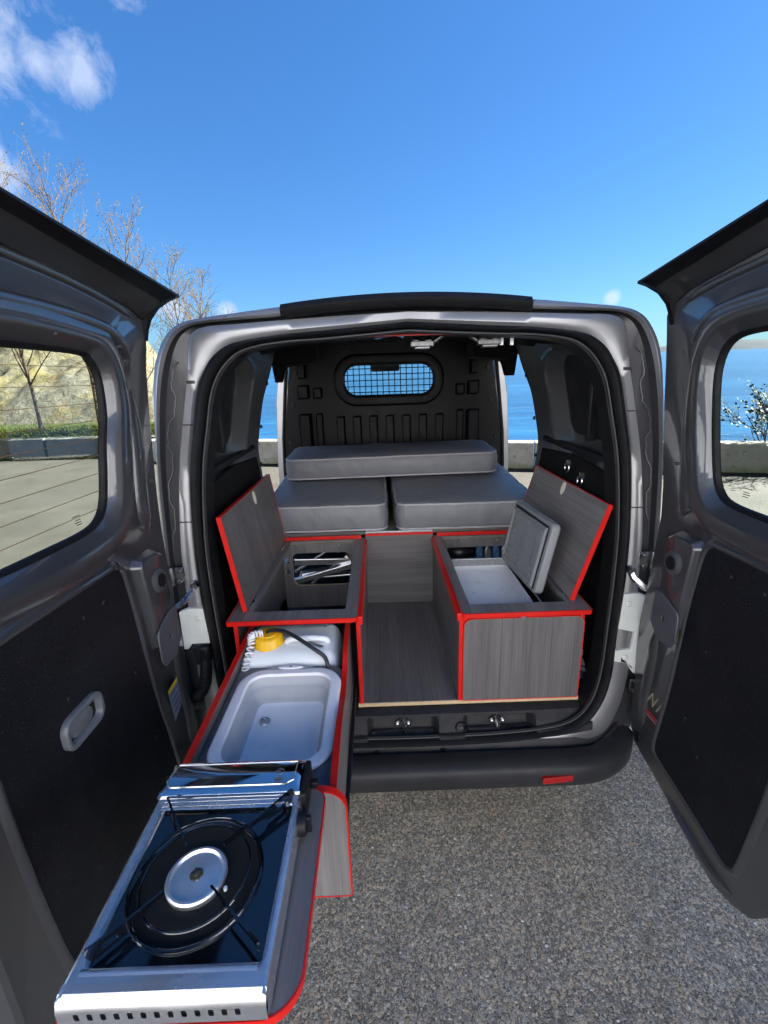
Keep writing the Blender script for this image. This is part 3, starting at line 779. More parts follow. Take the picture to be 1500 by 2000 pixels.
# bumper
bp = MB(); prof = [(-.070, .400), (-.080, .374), (-.090, .366), (-.097, .372), (-.104, .386), (-.150, .390), (-.178, .380), (-.190, .362), (-.192, .335), (-.186, .300), (-.176, .286), (-.15, .276), (-.03, .270), (.10, .268)]
rows = []
for i in range(81):
    x = lerp(-.875, .875, i / 80); k = abs(x) / .875
    dy = .16 * max(0, (k - .62) / .38) ** 2.6; dz = .028 * max(0, (k - .72) / .28) ** 2
    wrap = max(0, (k - .9) / .1) ** 2
    rows.append([(x, yy + dy + wrap * .10, zz + (dz * 1.0 if zz < .33 else dz * .2) + (.12 * max(0, (k - .70) / .30) ** 1.5 if yy > -.10 and zz > .3 else .05 * max(0, (k - .72) / .28) ** 1.5 if zz > .35 else 0)) for yy, zz in prof])
bp.loft(rows, False).build('rear_bumper', 'bumper', van, smooth=50)
q = MB(); q.prism(rrect(.437, .324, .549, .350, .005), lambda u, v, d: (u, -.190 - d + .010 * ((u - .45) / .12), v), -.01, .0125); q.build('reflector', 'redlens', van, bevel=.002)
# pale hinge covers, hinges, check straps in the jambs
for sgn in (-1, 1):
    def jp(u, v, d): return (sgn * u, ry(v) - d, v)
    q = MB(); q.prism([(.735, .965), (.80, .968), (.832, .955), (.828, .815), (.812, .815), (.798, .835), (.735, .835)] if sgn < 0 else [(.735, .965), (.80, .968), (.832, .955), (.822, .66), (.80, .66), (.775, .70), (.725, .71), (.722, .752), (.785, .755), (.795, .82), (.733, .836)], jp, -.002, .016)
    for z in ((.93,) if sgn < 0 else (.93, .725)): q.lathe([(.0001, -.021), (.009, -.021), (.013, -.0165)], (sgn * .765, ry(z), z), 14, 'y')
    q.build('hinge_cover', 'cream', van, smooth=30, bevel=.004)
    for z in (1.085, .60):
        h = MB(); x = sgn * .846
        h.lathe([(.012, -.035), (.013, -.03), (.013, .03), (.012, .035)], (x, ry(z) - .008, z), 14)
        h.box((min(x, x - sgn * .05), ry(z) - .004, z - .03), (max(x, x - sgn * .05), ry(z) + .006, z + .03))
        for dz in (-.02, .02): h.lathe([(.0001, -.016), (.009, -.016), (.009, -.002)], (x - sgn * .03, ry(z), z + dz), 8, 'y')
        h.build('door_hinge', 'darkchrome', van, smooth=35, bevel=.002)
    c = MB(); pts = [(sgn * .765, ry(1.05) - .012, 1.055), (sgn * .775, -.02, 1.03), (sgn * .80, -.045, 1.005), (sgn * .825, -.055, .99)]
    c.tube(pts, [.011, .013, .012, .009], 6)
    c.lathe([(.0001, -.026), (.012, -.026), (.014, -.010)], (sgn * .765, ry(1.055), 1.055), 12, 'y')
    c.build('check_strap', 'chrome', van, smooth=35)
pts = [(-.755, ry(.83) - .012, .83), (-.752, -.05, .79), (-.752, -.065, .73), (-.765, -.07, .68), (-.79, -.07, .645), (-.82, -.065, .64)]
cp = smoothpoly(pts, 12, False)
q = MB(); q.tube(cp, [.020 + (.0022 if i % 2 else -.0010) for i in range(len(cp))], 10); q.build('cable_conduit', 'rubber', van, smooth=60)
q = MB(); q.box((-.79, -.06, .76), (-.735, -.012, .835)); q.build('cable_socket', 'black_plastic', van, bevel=.008)

# ---- inside: partition
YP = 1.90
def part_half(z): return lerp(.805, .705, max(0, min(1, (z - 1.24) / .66)))
pw = [(-.33, 1.62), (.29, 1.812)]
pt = MB(); zs_ = [.5, 1.24, 1.4, 1.6, 1.8, 1.90, 1.985]
hole = rrect(-.332, 1.618, .292, 1.818, .085, 6)
outer = [(-part_half(z), z) for z in zs_] + [(part_half(z), z) for z in reversed(zs_)]
pt.prism(outer, lambda u, v, d: (u, YP + d, v), 0, .02, [hole])
for i, (o0, y0) in enumerate(((.0, 0), )): pass
for o0, d0_ in ((.045, -.018),):                                      # raised surround of the window
    a, b, c_, e = inset(hole, -.012), inset(hole, -.024), inset(hole, -.065), inset(hole, -.080)
    pt.loft([[(u, YP + .001, v) for u, v in hole], [(u, YP - .020, v) for u, v in a], [(u, YP - .024, v) for u, v in b], [(u, YP - .020, v) for u, v in c_], [(u, YP + .001, v) for u, v in e]])
def ridge(x0, z0, z1, w, dpt):
    pt.loft([[(x0 - w, YP + .001, z), (x0 - w * .62, YP - dpt * k, z), (x0 + w * .62, YP - dpt * k, z), (x0 + w, YP + .001, z)] for z, k in ((z0, 0), (z0 + .012, 1), (z1 - .012, 1), (z1, 0))], False)
for i in range(-3, 4): ridge(-.02 + i * .119, .9, 1.475, .034, .016)
for x in (-.63, .58): ridge(x, .9, 1.50, .05, .04); ridge(x, 1.60, 1.70, .045, .03); ridge(x * .84, 1.60, 1.68, .035, .018); ridge(x * .84, .9, 1.50, .028, .016); ridge(x, 1.74, 1.84, .03, .05)
for i in range(-3, 3): pt.box((-.02 + i * .115, YP - .012, 1.915), (.045 + i * .115, YP + .002, 1.932))
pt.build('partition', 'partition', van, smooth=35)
msh = MB()
for i in range(15): x = -.332 + .624 * (i + .5) / 15; msh.tube([(x, YP + .006, 1.612), (x, YP + .006, 1.822)], .0034, 5)
for i in range(5): z = 1.618 + .2 * (i + .45) / 5; msh.tube([(-.335, YP + .0, z), (.295, YP + .0, z)], .0034, 5)
msh.build('window_mesh', 'rubber', van)
for sgn in (-1, 1):
    for z in (1.30, 1.56, 1.78):
        q = MB(); q.lathe([(.0001, -.012), (.011, -.012), (.013, 0)], (sgn * (part_half(z) - .045), YP, z), 10, 'y'); q.build('bolt', 'black_plastic', van)
# ceiling
q = MB(); rows = []
for y in (.10, .4, .45, .8, .85, 1.2, 1.25, 1.6, 1.65, 1.92):
    k = .012 if round(y * 100) % 10 == 5 else 0
    rows.append([(x, y, 1.885 + .05 * y - k - .06 * (abs(x) / .66) ** 4) for x in (-.70, -.6, -.4, 0, .4, .6, .70)])
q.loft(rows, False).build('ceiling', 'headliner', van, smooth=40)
for sgn in (-1, 1):
    q = MB(); q.prism([(.45, 1.72), (.66, 1.70), (.69, 1.60), (.72, 1.86), (.45, 1.90)], lambda u, v, d: (sgn * (u + .0), d, v + .11), 1.25, 1.5); q.build('roof_bracket', 'headliner', van, smooth=0, bevel=.02)
for x0 in (.06, .30):
    a = -1 if x0 < .2 else 1
    q = MB(); q.box((x0 - .042, .235, 1.832), (x0 + .042, .262, 1.852)); q.box((x0 - .028, .225, 1.823), (x0 + .028, .255, 1.834))
    q.tube([(x0 - a * .04, .25, 1.846), (x0 - a * .075, .25, 1.870), (x0 - a * .10, .25, 1.88)], .009, 8)
    for dx in (-.022, .022): q.lathe([(.013, -.012), (.013, .012)], (x0 + dx, .248, 1.852), 10, 'x')
    q.build('roof_catch', 'darkchrome', van, smooth=35, bevel=.003)
for px in (980, 1000):
    p = ony(px, 662, .25); q = MB(); q.box((p.x - .006, .25, p.z - .02), (p.x + .006, .253, p.z + .025)); q.build('tab', 'alu', van, smooth=0)
q = MB(); q.tube([(x, .10, 1.862 - .02 * (x / .5) ** 2) for x in (-.46, -.3, -.1, .1, .3, .46)], .0035, 6); q.build('red_trim_line', 'darkred', van)
q = MB(); pts = [(-.25 + .03 * i, .16 + .008 * (i % 2), 1.866 + .006 * math.sin(i * 2.1)) for i in range(9)]; q.tube(pts, .0055, 6); q.build('blue_strap', 'bluebag', van)

# ---- inside: quarter walls
def inx(z): return .755 - .10 * max(0, (z - 1.35) / .5) ** 1.3
for sgn in (-1, 1):
    outl = [(.045, .50), (.045, 1.0), (.06, 1.4), (.085, 1.68), (.11, 1.86), (.5, 1.89), (1.12, 1.89), (1.09, 1.78), (1.0, 1.64), (.978, 1.40), (1.04, 1.16), (1.08, 1.0), (1.085, .50)]
    rec = rrect(.14, 1.46, .66, 1.80, .075, 6); c = (.42, 1.62)
    def star(poly, ang):
        d = Vector((math.cos(ang), math.sin(ang))); best = None
        for i in range(len(poly)):
            a, b = Vector(poly[i]) - Vector(c), Vector(poly[(i + 1) % len(poly)]) - Vector(c)
            e = b - a; den_ = d.x * e.y - d.y * e.x
            if abs(den_) < 1e-9: continue
            t = (a.x * e.y - a.y * e.x) / den_; s2 = (a.x * d.y - a.y * d.x) / den_
            if t > 0 and -1e-6 <= s2 <= 1 + 1e-6: best = max(best or 0, t)
        return Vector(c) + d * (best or 0)
    NN = 120; an = [2 * math.pi * k / NN for k in range(NN)]
    r0 = [star(rec, a) for a in an]; o0 = [star(outl, a) for a in an]
    def ring(t, off): return [(sgn * (inx(lerp(p.y, q_.y, t)) + off), lerp(p.x, q_.x, t), lerp(p.y, q_.y, t)) for p, q_ in zip(r0, o0)]
    qw = MB(); qw.loft([ring(0, .055), ring(.06, .050), ring(.14, .0), ring(.22, -.008), ring(.45, 0), ring(.7, .004), ring(1, 0)])
    qw.build('quarter_lining', 'lining_paint', van, smooth=60)
    rp = MB(); rp.add([(sgn * (inx(p.y) + .056), p.x, p.y) for p in r0], [tuple(range(NN))]); rp.build('recess_panel', 'black_plastic', van, smooth=0)
    rb_ = MB(); rb_.box((min(sgn * .735, sgn * .70), .28, 1.47), (max(sgn * .735, sgn * .70), .305, 1.79)); rb_.build('recess_rib', 'black_plastic', van, bevel=.006)
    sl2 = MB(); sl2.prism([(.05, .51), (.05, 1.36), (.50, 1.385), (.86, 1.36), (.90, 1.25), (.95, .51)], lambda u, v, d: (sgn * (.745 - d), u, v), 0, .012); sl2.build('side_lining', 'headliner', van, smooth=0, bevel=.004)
    lg = MB(); lg.loft([[(sgn * (.752 - o), y, z) for o, z in ((0, 1.425), (.016, 1.42), (.018, 1.402), (0, 1.39))] for y in (.06, .86)], False); lg.build('waist_ledge', 'black_plastic', van, smooth=30)
    for y, z in ((.50, 1.325), (.36, 1.295)) if sgn > 0 else ((.12, 1.33),):
        lr = MB(); lr.tube([(sgn * .722, y + .022 * math.cos(k * math.pi / 8), z + .022 * math.sin(k * math.pi / 8)) for k in range(16)], .0038, 6, closed=True)
        lr.box((min(sgn * .735, sgn * .722), y - .012, z + .014), (max(sgn * .735, sgn * .722), y + .012, z + .034)); lr.build('lashing_ring', 'chrome', van)
    for z in (1.30, 1.50, 1.72):
        q = MB(); q.lathe([(.0001, -sgn * .008), (.009, -sgn * .008), (.010, 0)], (sgn * inx(z), 1.0 if z < 1.6 else 1.03, z), 10, 'x'); q.build('bolt', 'black_plastic', van)

# ---- rear doors
def rear_door(sgn, ang, ufree, win, trim, lab):
    X0 = sgn * .80; dv = Vector((sgn * math.sin(R_(ang)), -math.cos(R_(ang)), 0)); ov = Vector((sgn * math.cos(R_(ang)), math.sin(R_(ang)), 0))
    def W3(u, v, d): p = Vector((X0, 0, v)) + dv * u + ov * d; return (p.x, p.y, p.z)      # d grows away from the opening
    hinge = [(-.02, 1.945), (-.035, 1.89), (-.022, 1.83), (-.006, 1.739), (.012, 1.62), (.036, 1.492), (.062, 1.37), (.075, 1.267), (.062, 1.09), (.04, .86), (.042, .75), (.058, .56), (.07, .44)] if sgn > 0 else [(-.005, 1.945), (-.012, 1.88), (.022, 1.78), (.045, 1.66), (.062, 1.54), (.082, 1.40), (.09, 1.28), (.086, 1.05), (.075, .85), (.07, .65), (.074, .44)]
    bot = [(.10, .40), (.145, .388), (.237, .368), (.345, .338), (.456, .296), (.53, .286), (ufree - .10, .308), (ufree - .045, .345), (ufree - .012, .40)]
    CR_ = .115 if sgn < 0 else .165
    fre = [(ufree, .46), (ufree, 1.2), (ufree, 1.95 + CR_ * ufree)]
    top = [(ufree - .02, 1.95 + CR_ * ufree), (ufree * .6, 1.95 + CR_ * .62 * ufree), (ufree * .3, 1.95 + CR_ * .32 * ufree), (.03, 1.955)]
    outline = hinge + bot + fre + top
    c = ((min(p[0] for p in win) + max(p[0] for p in win)) / 2, 1.60)
    def star(poly, a):
        d = Vector((math.cos(a), math.sin(a))); best = 0
        for i in range(len(poly)):
            A, B_ = Vector(poly[i]) - Vector(c), Vector(poly[(i + 1) % len(poly)]) - Vector(c); e = B_ - A; den_ = d.x * e.y - d.y * e.x
            if abs(den_) < 1e-9: continue
            t = (A.x * e.y - A.y * e.x) / den_; s2 = (A.x * d.y - A.y * d.x) / den_
            if t > 0 and -1e-6 <= s2 <= 1 + 1e-6: best = max(best, t)
        return Vector(c) + d * best
    # sample: angles of dense window points, plus the outline's own corners
    an = sorted(set([round(2 * math.pi * k / 150, 5) for k in range(150)] + [round(math.atan2(p[1] - c[1], p[0] - c[0]) % (2 * math.pi), 5) for p in outline + win]))
    w0 = [star(win, a) for a in an]; o0 = [star(outline, a) for a in an]
    def ring(dist, d):
        out = []
        for p, q in zip(w0, o0):
            l = (q - p).length; t = min(dist / l, .93 + dist * .1) if l > 1e-6 else 0
            r = p.lerp(q, t); out.append(W3(r.x, r.y, d))
        return out
    name = thing_part = 'rear_door'
    dm = MB()
    dm.loft([ring(.004, .022), ring(.010, .012), ring(.030, .002), ring(.042, -.010), ring(.050, -.013), ring(.088, -.013), ring(.100, -.008), ring(.112, 0), [W3(p.lerp(q, .97).x, p.lerp(q, .97).y, 0) for p, q in zip(w0, o0)], [W3(q.x, q.y, .008) for q in o0], [W3(q.x, q.y, .045) for q in o0]])
    # outer skin
    dm.loft([[W3(q.x, q.y, .045) for q in o0], [W3(lerp(q.x, c[0], .02), lerp(q.y, c[1], .01), .066) for q in o0], ring(.10, .070), ring(.03, .040), ring(.006, .031)])
    D = dm.build('rear_door', 'door_paint', van, smooth=42)
    D['label'] = lab
    # pressed ribs: along the head, down the hinge side
    def rib(pts, w, h):
        m_ = MB(); P = smoothpoly(pts, 6, False); n = len(P); rows = []
        for i, p in enumerate(P):
            t = (Vector(P[min(i + 1, n - 1)]) - Vector(P[max(i - 1, 0)])).normalized(); nn = Vector((-t.y, t.x)); k = max(0.02, min(1, min(i, n - 1 - i) / 4)) 
            rows.append([W3(p[0] + nn.x * w * a * (.4 + .6 * k), p[1] + nn.y * w * a * (.4 + .6 * k), -h * b * k + .0005) for a, b in ((-1, 0), (-.72, .72), (-.35, 1), (.35, 1), (.72, .72), (1, 0))])
        m_.loft(rows, False).build('pressed_rib', 'door_paint', D, smooth=60)
    rib([(.10, 1.80), (.17, 1.865), (.30, 1.89), (.5, 1.90), (ufree - .05, 1.905)], .018, .014)
    rib([(.05, 1.915), (.16, 1.945), (.4, 1.98), (ufree - .04, 1.935 + CR_ * .75 * ufree)], .012, .010)
    rib([(.13, 1.72), (.15, 1.55), (.175, 1.40), (.175, 1.30)], .030, .012)
    rib([(.14, .92), (.135, .75), (.125, .60), (.135, .50)], .026, .011)
    rib([(.30, .375), (.40, .35), (.50, .335), (ufree - .1, .345)], .012, .010)
    # head lip
    lp = MB(); rows = []
    for i in range(30):
        u = lerp(-.005, ufree, i / 29); zt = 1.958 + (.135 if sgn < 0 else .185) * max(0, u); k = 1
        reach = .118 * (1 - .32 * i / 29)
        e = max(0, 1 - i / 3.0)
        rows.append([W3(u + e * e * .0, zt - .030 - .03 * e, .03), W3(u, zt - .024 - .02 * e, -.004), W3(u + .02 * e, zt - .010 - .01 * e, -.030), W3(u + .0, zt + .004, -.070), W3(u - .0, zt + .020, -reach), W3(u, zt + .026, -reach), W3(u, zt + .024, -.06), W3(u, zt + .012, .02), W3(u, zt - .01, .06)])
    # curved gusset that brings the lip's end down to the hinge edge
    lp.loft(rows, True, True, True); lp.mi = [1 if (i < 29 * 9 and i % 9 in (1, 2)) else 0 for i in range(len(lp.f))]; lp.build('head_lip', ['lipblack', 'door_paint'], D, smooth=45)
    gs = MB(); G = [(0, 0), (-.03, .0), (-.055, .022), (-.085, .045), (-.118, .062), (-.118, .066), (-.0, .07)]
    prof = [(-.0, -.10), (-.008, -.07), (-.022, -.04), (-.05, -.010), (-.088, .010), (-.116, .019), (-.116, .022), (.0, .022)]
    gs.loft([[W3(u, 1.958 + z, d) for d, z in prof] for u in (-.008, .012)], True, True, True).build('lip_gusset', 'lipblack', D, smooth=40)
    # glass, rubber
    G_ = MB(); G_.add([W3(p.x, p.y, .024) for p in [w0[i].lerp(o0[i], .03) for i in range(len(w0))]], [tuple(range(len(w0)))]); G_.build('window_glass', 'glass', D, smooth=0)
    rbm = MB(); rbm.loft([ring(-.001, .0235), ring(.0005, .016), ring(.004, .012), ring(.012, .010), ring(.016, .020)]); rbm.loft([ring(.006, .031), ring(.003, .029), ring(.003, .0245), ring(-.001, .0245)]); rbm.build('window_rubber', 'rubber', D, smooth=60)
    u0, u1 = min(p[0] for p in win), max(p[0] for p in win)
    if sgn < 0:
        for i in range(9):
            z = 1.425 + i * .044; wr = MB(); wr.tube([W3(u0 + .012 + max(0, 1.62 - z) * .28, z, .0225), W3(u1 - .02, z, .0225)], .0009, 4, cap=False); wr.build('defroster_wire', 'brown', D, smooth=0)
    for i, (dz, l) in enumerate(((0, .028), (-.010, .02), (-.016, .024), (-.022, .018))):
        mk = MB(); uu = u0 + (.16 if sgn < 0 else .145); mk.add([W3(uu, 1.428 + dz, .0226), W3(uu + l, 1.428 + dz, .0226), W3(uu + l, 1.430 + dz, .0226), W3(uu, 1.430 + dz, .0226)], [(0, 1, 2, 3)]); mk.build('glass_mark', 'rubber', D, smooth=0)
    # trim board with its pressed surround
    tp = smoothpoly(trim, 4)
    lipm = MB(); lipm.loft([[W3(u, v, d) for u, v in inset(tp, o)] for o, d in ((.004, -.001), (-.002, -.009), (-.010, -.010), (-.020, .0005))]); lipm.build('board_surround', 'door_paint', D, smooth=60)
    tb = MB(); tb.prism(tp, W3, .002, -.0035); tb.build('trim_board', 'black_lining', D, smooth=0)
    for u, v in ((trim[0][0] + .04, 1.20), (.36, .95), (.50, 1.20), (.40, .62), (.33, .70), (.60, 1.05)):
        cl = MB(); cl.lathe([(.0001, -.0075), (.006, -.007), (.009, -.0032)], (0, 0, 0), 14, 'z'); cl.v = [Vector(W3(u + p.x, v + p.y, p.z)) for p in cl.v]; cl.build('trim_clip', 'black_lining', D)
    for u, v in ((.16, 1.832), (.40, 1.845), (.60, 1.85), (.205, 1.33), (.45, 1.325), (.115, 1.45), (.112, .82)):
        if u < ufree - .06:
            cl = MB(); cl.lathe([(.0001, -.0115 if v > 1.3 else -.003), (.004, -.0112 if v > 1.3 else -.0028), (.0055, .002)], (0, 0, 0), 12, 'z'); cl.v = [Vector(W3(u + p.x, v + p.y, p.z)) for p in cl.v]; cl.build('screw', 'bracket', D)
    # stop block with rubber bump
    bl = [(.292, 1.235), (.275, 1.258), (.19, 1.258), (.152, 1.235), (.145, 1.15), (.15, .955), (.262, .955), (.278, 1.10)]
    b1 = MB(); b1.loft([[W3(u, v, d) for u, v in inset(bl, o)] for o, d in ((0, .001), (.010, -.026), (.016, -.028))], True, False, True); b1.build('stop_block', 'door_paint', D, smooth=35, bevel=.004)
    bm_ = MB(); bm_.lathe([(.034, -.027), (.033, -.036), (.026, -.040), (.017, -.038), (.016, -.030), (.0001, -.030)], (0, 0, 0), 24, 'z', cap0=False); bm_.v = [Vector(W3(.212 + p.x, 1.165 + p.y * 1.15, p.z)) for p in bm_.v]; bm_.build('stop_bump', 'bumpgrey', D)
    bm_ = MB(); bm_.lathe([(.019, -.030), (.018, -.043), (.0001, -.044)], (0, 0, 0), 20, 'z', cap0=False); bm_.v = [Vector(W3(.212 + p.x, 1.165 + p.y * 1.15, p.z)) for p in bm_.v]; bm_.build('rubber_stop', 'rubber', D)
    br = MB(); br.prism([(.275, 1.010), (.265, 1.025), (.195, 1.052), (.155, 1.052), (.148, .935), (.195, .895), (.262, .90), (.277, .925)], W3, -.0292, -.0355, [[(.205, .960), (.215, .967), (.212, .985), (.202, .980)]]); br.prism([(.158, 1.04), (.168, 1.04), (.168, .94), (.158, .94)], W3, -.0292, .0); br.build('strap_bracket', 'bracket', D, smooth=30, bevel=.004)
    return D, W3
trimL = [(.385, 1.265), (.355, 1.262), (.333, 1.235), (.318, 1.11), (.294, .835), (.263, .637), (.25, .53), (.245, .485), (.265, .462), (.45, .43), (.60, .405), (.72, .41), (.765, .46), (.79, .74), (.80, 1.15), (.795, 1.235), (.775, 1.262), (.72, 1.265)]
trimR = [(.355, 1.256), (.32, 1.254), (.297, 1.225), (.283, 1.14), (.270, 1.02), (.250, .734), (.225, .545), (.222, .50), (.24, .468), (.39, .441), (.50, .418), (.553, .408), (.578, .42), (.592, .46), (.62, .74), (.635, 1.10), (.632, 1.225), (.615, 1.25), (.58, 1.256)]
winL = smoothpoly([(.32, 1.800), (.275, 1.785), (.255, 1.745), (.262, 1.66), (.288, 1.59), (.316, 1.49), (.335, 1.44), (.365, 1.41), (.42, 1.397), (.55, 1.396), (.70, 1.398), (.78, 1.402), (.822, 1.43), (.835, 1.50), (.832, 1.70), (.82, 1.775), (.78, 1.800), (.60, 1.803)], 4)
winR = smoothpoly([(.295, 1.798), (.245, 1.783), (.222, 1.745), (.222, 1.68), (.252, 1.54), (.276, 1.45), (.298, 1.412), (.335, 1.393), (.42, 1.387), (.52, 1.387), (.585, 1.395), (.612, 1.425), (.625, 1.52), (.622, 1.70), (.60, 1.775), (.55, 1.80), (.42, 1.802)], 4)
winL, winR = inset(winL, -.008), inset(winR, -.009)
DL, WL = rear_door(-1, 3.0, .90, winL, trimL, 'wider left-hand rear door with heated glass and black lining')
DR, WR = rear_door(1, 1.5, .70, winR, trimR, 'narrower right-hand rear door with plain glass and black lining')
hp = rrect(.515, .936, .650, 1.018, .03, 5)
def slant(p): return (p[0], p[1] + (.58 - p[0]) * .04)
hnd = MB(); hnd.loft([[WL(*slant(p), d) for p in inset(hp, o)] for o, d in ((0, -.003), (0, -.014), (.004, -.018), (.012, -.018), (.016, -.014), (.020, .004))])
hnd.add([WL(*slant(p), .003) for p in inset(hp, .019)], [tuple(range(len(hp)))])
hnd.build('pull_handle', 'grey_plastic', DL, smooth=45)
lev = MB(); lp_ = rrect(.548, .955, .630, 1.000, .02, 5); lev.loft([[WL(*slant(p), d) for p in inset(lp_, o)] for o, d in ((0, .002), (.002, -.009), (.006, -.011))], True, False, True); lev.build('pull_lever', 'grey_plastic', DL, smooth=45)
stk = MB(); stk.add([WL(u, v, -.0008) for u, v in ((.225, .78), (.135, .795), (.13, .70), (.215, .655))], [(0, 1, 2, 3)]); stk.build('warning_label', 'sticker', DL, smooth=0)
stk = MB(); stk.add([WL(u, v, -.0012) for u, v in ((.225, .78), (.135, .795), (.134, .781), (.224, .766))], [(0, 1, 2, 3)]); stk.build('label_band', 'stickeryellow', DL, smooth=0)
for i in range(4):
    s_ = MB(); v0 = .755 - i * .022; s_.add([WL(u, v, -.0013) for u, v in ((.215 - i * .002, v0), (.145, v0 + .012), (.145, v0 + .009), (.215 - i * .002, v0 - .003))], [(0, 1, 2, 3)]); s_.build('label_line', 'rubber', DL, smooth=0)
# lettering mirrored in the right door's edge
fc = bpy.data.curves.new('door_lettering', 'FONT'); fc.body = 'WA'; fc.size = .075; fc.extrude = .0006; fc.align_x = 'LEFT'
fo = bpy.data.objects.new('tmp', fc); COL.objects.link(fo); dg = bpy.context.evaluated_depsgraph_get(); dg.update()
tm = bpy.data.meshes.new_from_object(fo.evaluated_get(dg)); bpy.data.objects.remove(fo)
lt = MB(); lt.add([WR(.130 + v.co.x * .85 + v.co.y * .15, .615 + v.co.y, -.0011 - v.co.z) for v in tm.vertices], [tuple(p.vertices) for p in tm.polygons]); lt.build('door_lettering', 'letter', DR, smooth=0)
s_ = MB(); s_.add([WR(u, v, -.0010) for u, v in ((.13, .590), (.222, .590), (.219, .572), (.13, .572))], [(0, 1, 2, 3)]); s_.build('red_mark', 'darkred', DR, smooth=0)
s_ = MB(); s_.add([WR(u, v, -.0010) for u, v in ((.13, .5715), (.219, .5715), (.219, .567), (.13, .567))], [(0, 1, 2, 3)]); s_.build('pale_mark', 'alu', DR, smooth=0)
for W_, D_ in ((WL, DL), (WR, DR)):
    q = MB(); q.lathe([(.020, -.001), (.019, -.006), (.012, -.006), (.011, .004), (.0001, .004)], (0, 0, 0), 18, 'z'); q.v = [Vector(W_(.125 + p.x, .445 + p.y, p.z)) for p in q.v]; q.build('drain_grommet', 'rubber', D_)
# ================================================================ THE FIT-OUT
XL, XR, ZF, ZT, YB = -.195, .165, .530, .914, .816
def XYZ(u, v, d): return (u, v, d)
def FX(x0):                       # polygon in (y, z), thickness along x
    return lambda u, v, d: (x0 + d, u, v)
def FY(y0): return lambda u, v, d: (u, y0 + d, v)
def FZ(z0): return lambda u, v, d: (u, v, z0 + d)
# floor board
fb = thing('floor_board', 'grey wood-grain plywood floor board with pale front edge between the two lockers', 'floor board', (0, .4, .515))
q = MB(); q.box((XL - .022, 0, .5125), (.632, YB, .528)); q.build('plywood_core', 'ply', fb, smooth=0, bevel=.001)
q = MB(); q.box((XL - .021, .002, .5282), (.631, YB - .002, .5302)); q.build('laminate', 'wood_y', fb, smooth=0)
# bed base
bed = thing('bed_base', 'fixed bed base across the van with grey wood front panel under the cushions', 'bed base', (0, 1.3, .53))
q = MB(); q.box((XL, YB, ZF + .001), (XR, YB + .015, .928)); q.build('front_panel', 'wood_x', bed, smooth=0)
q = MB(); q.box((XL + .001, YB - .003, .926), (XR - .001, YB + .018, .940)); q.build('edge_strip', 'red', bed, bevel=.002)
q = MB(); q.box((XL + .001, YB - .001, .9405), (XR - .001, YB + .03, .950)); q.build('metal_rail', 'alu', bed, bevel=.002)
q = MB(); q.box((-.74, YB + .03, .925), (.74, 1.87, .943)); q.build('bed_board', 'wood_x', bed, smooth=0)

def edge_ring(mb, poly, z0, z1, out=.0022, inn=.0005):
    """thin strip wrapped round an open run of points (x, y)"""
    a = poly; n = len(a)
    nrm = []
    for i in range(n):
        t = (Vector(a[min(i + 1, n - 1)]) - Vector(a[max(i - 1, 0)])).normalized(); nrm.append(Vector((t.y, -t.x)))
    rows = []
    for p, m_ in zip(a, nrm):
        o_ = (p[0] + m_.x * out, p[1] + m_.y * out); i_ = (p[0] - m_.x * inn, p[1] - m_.y * inn)
        rows.append([(*i_, z0), (*o_, z0), (*o_, z1), (*i_, z1)])
    mb.loft(rows, True, True, True)

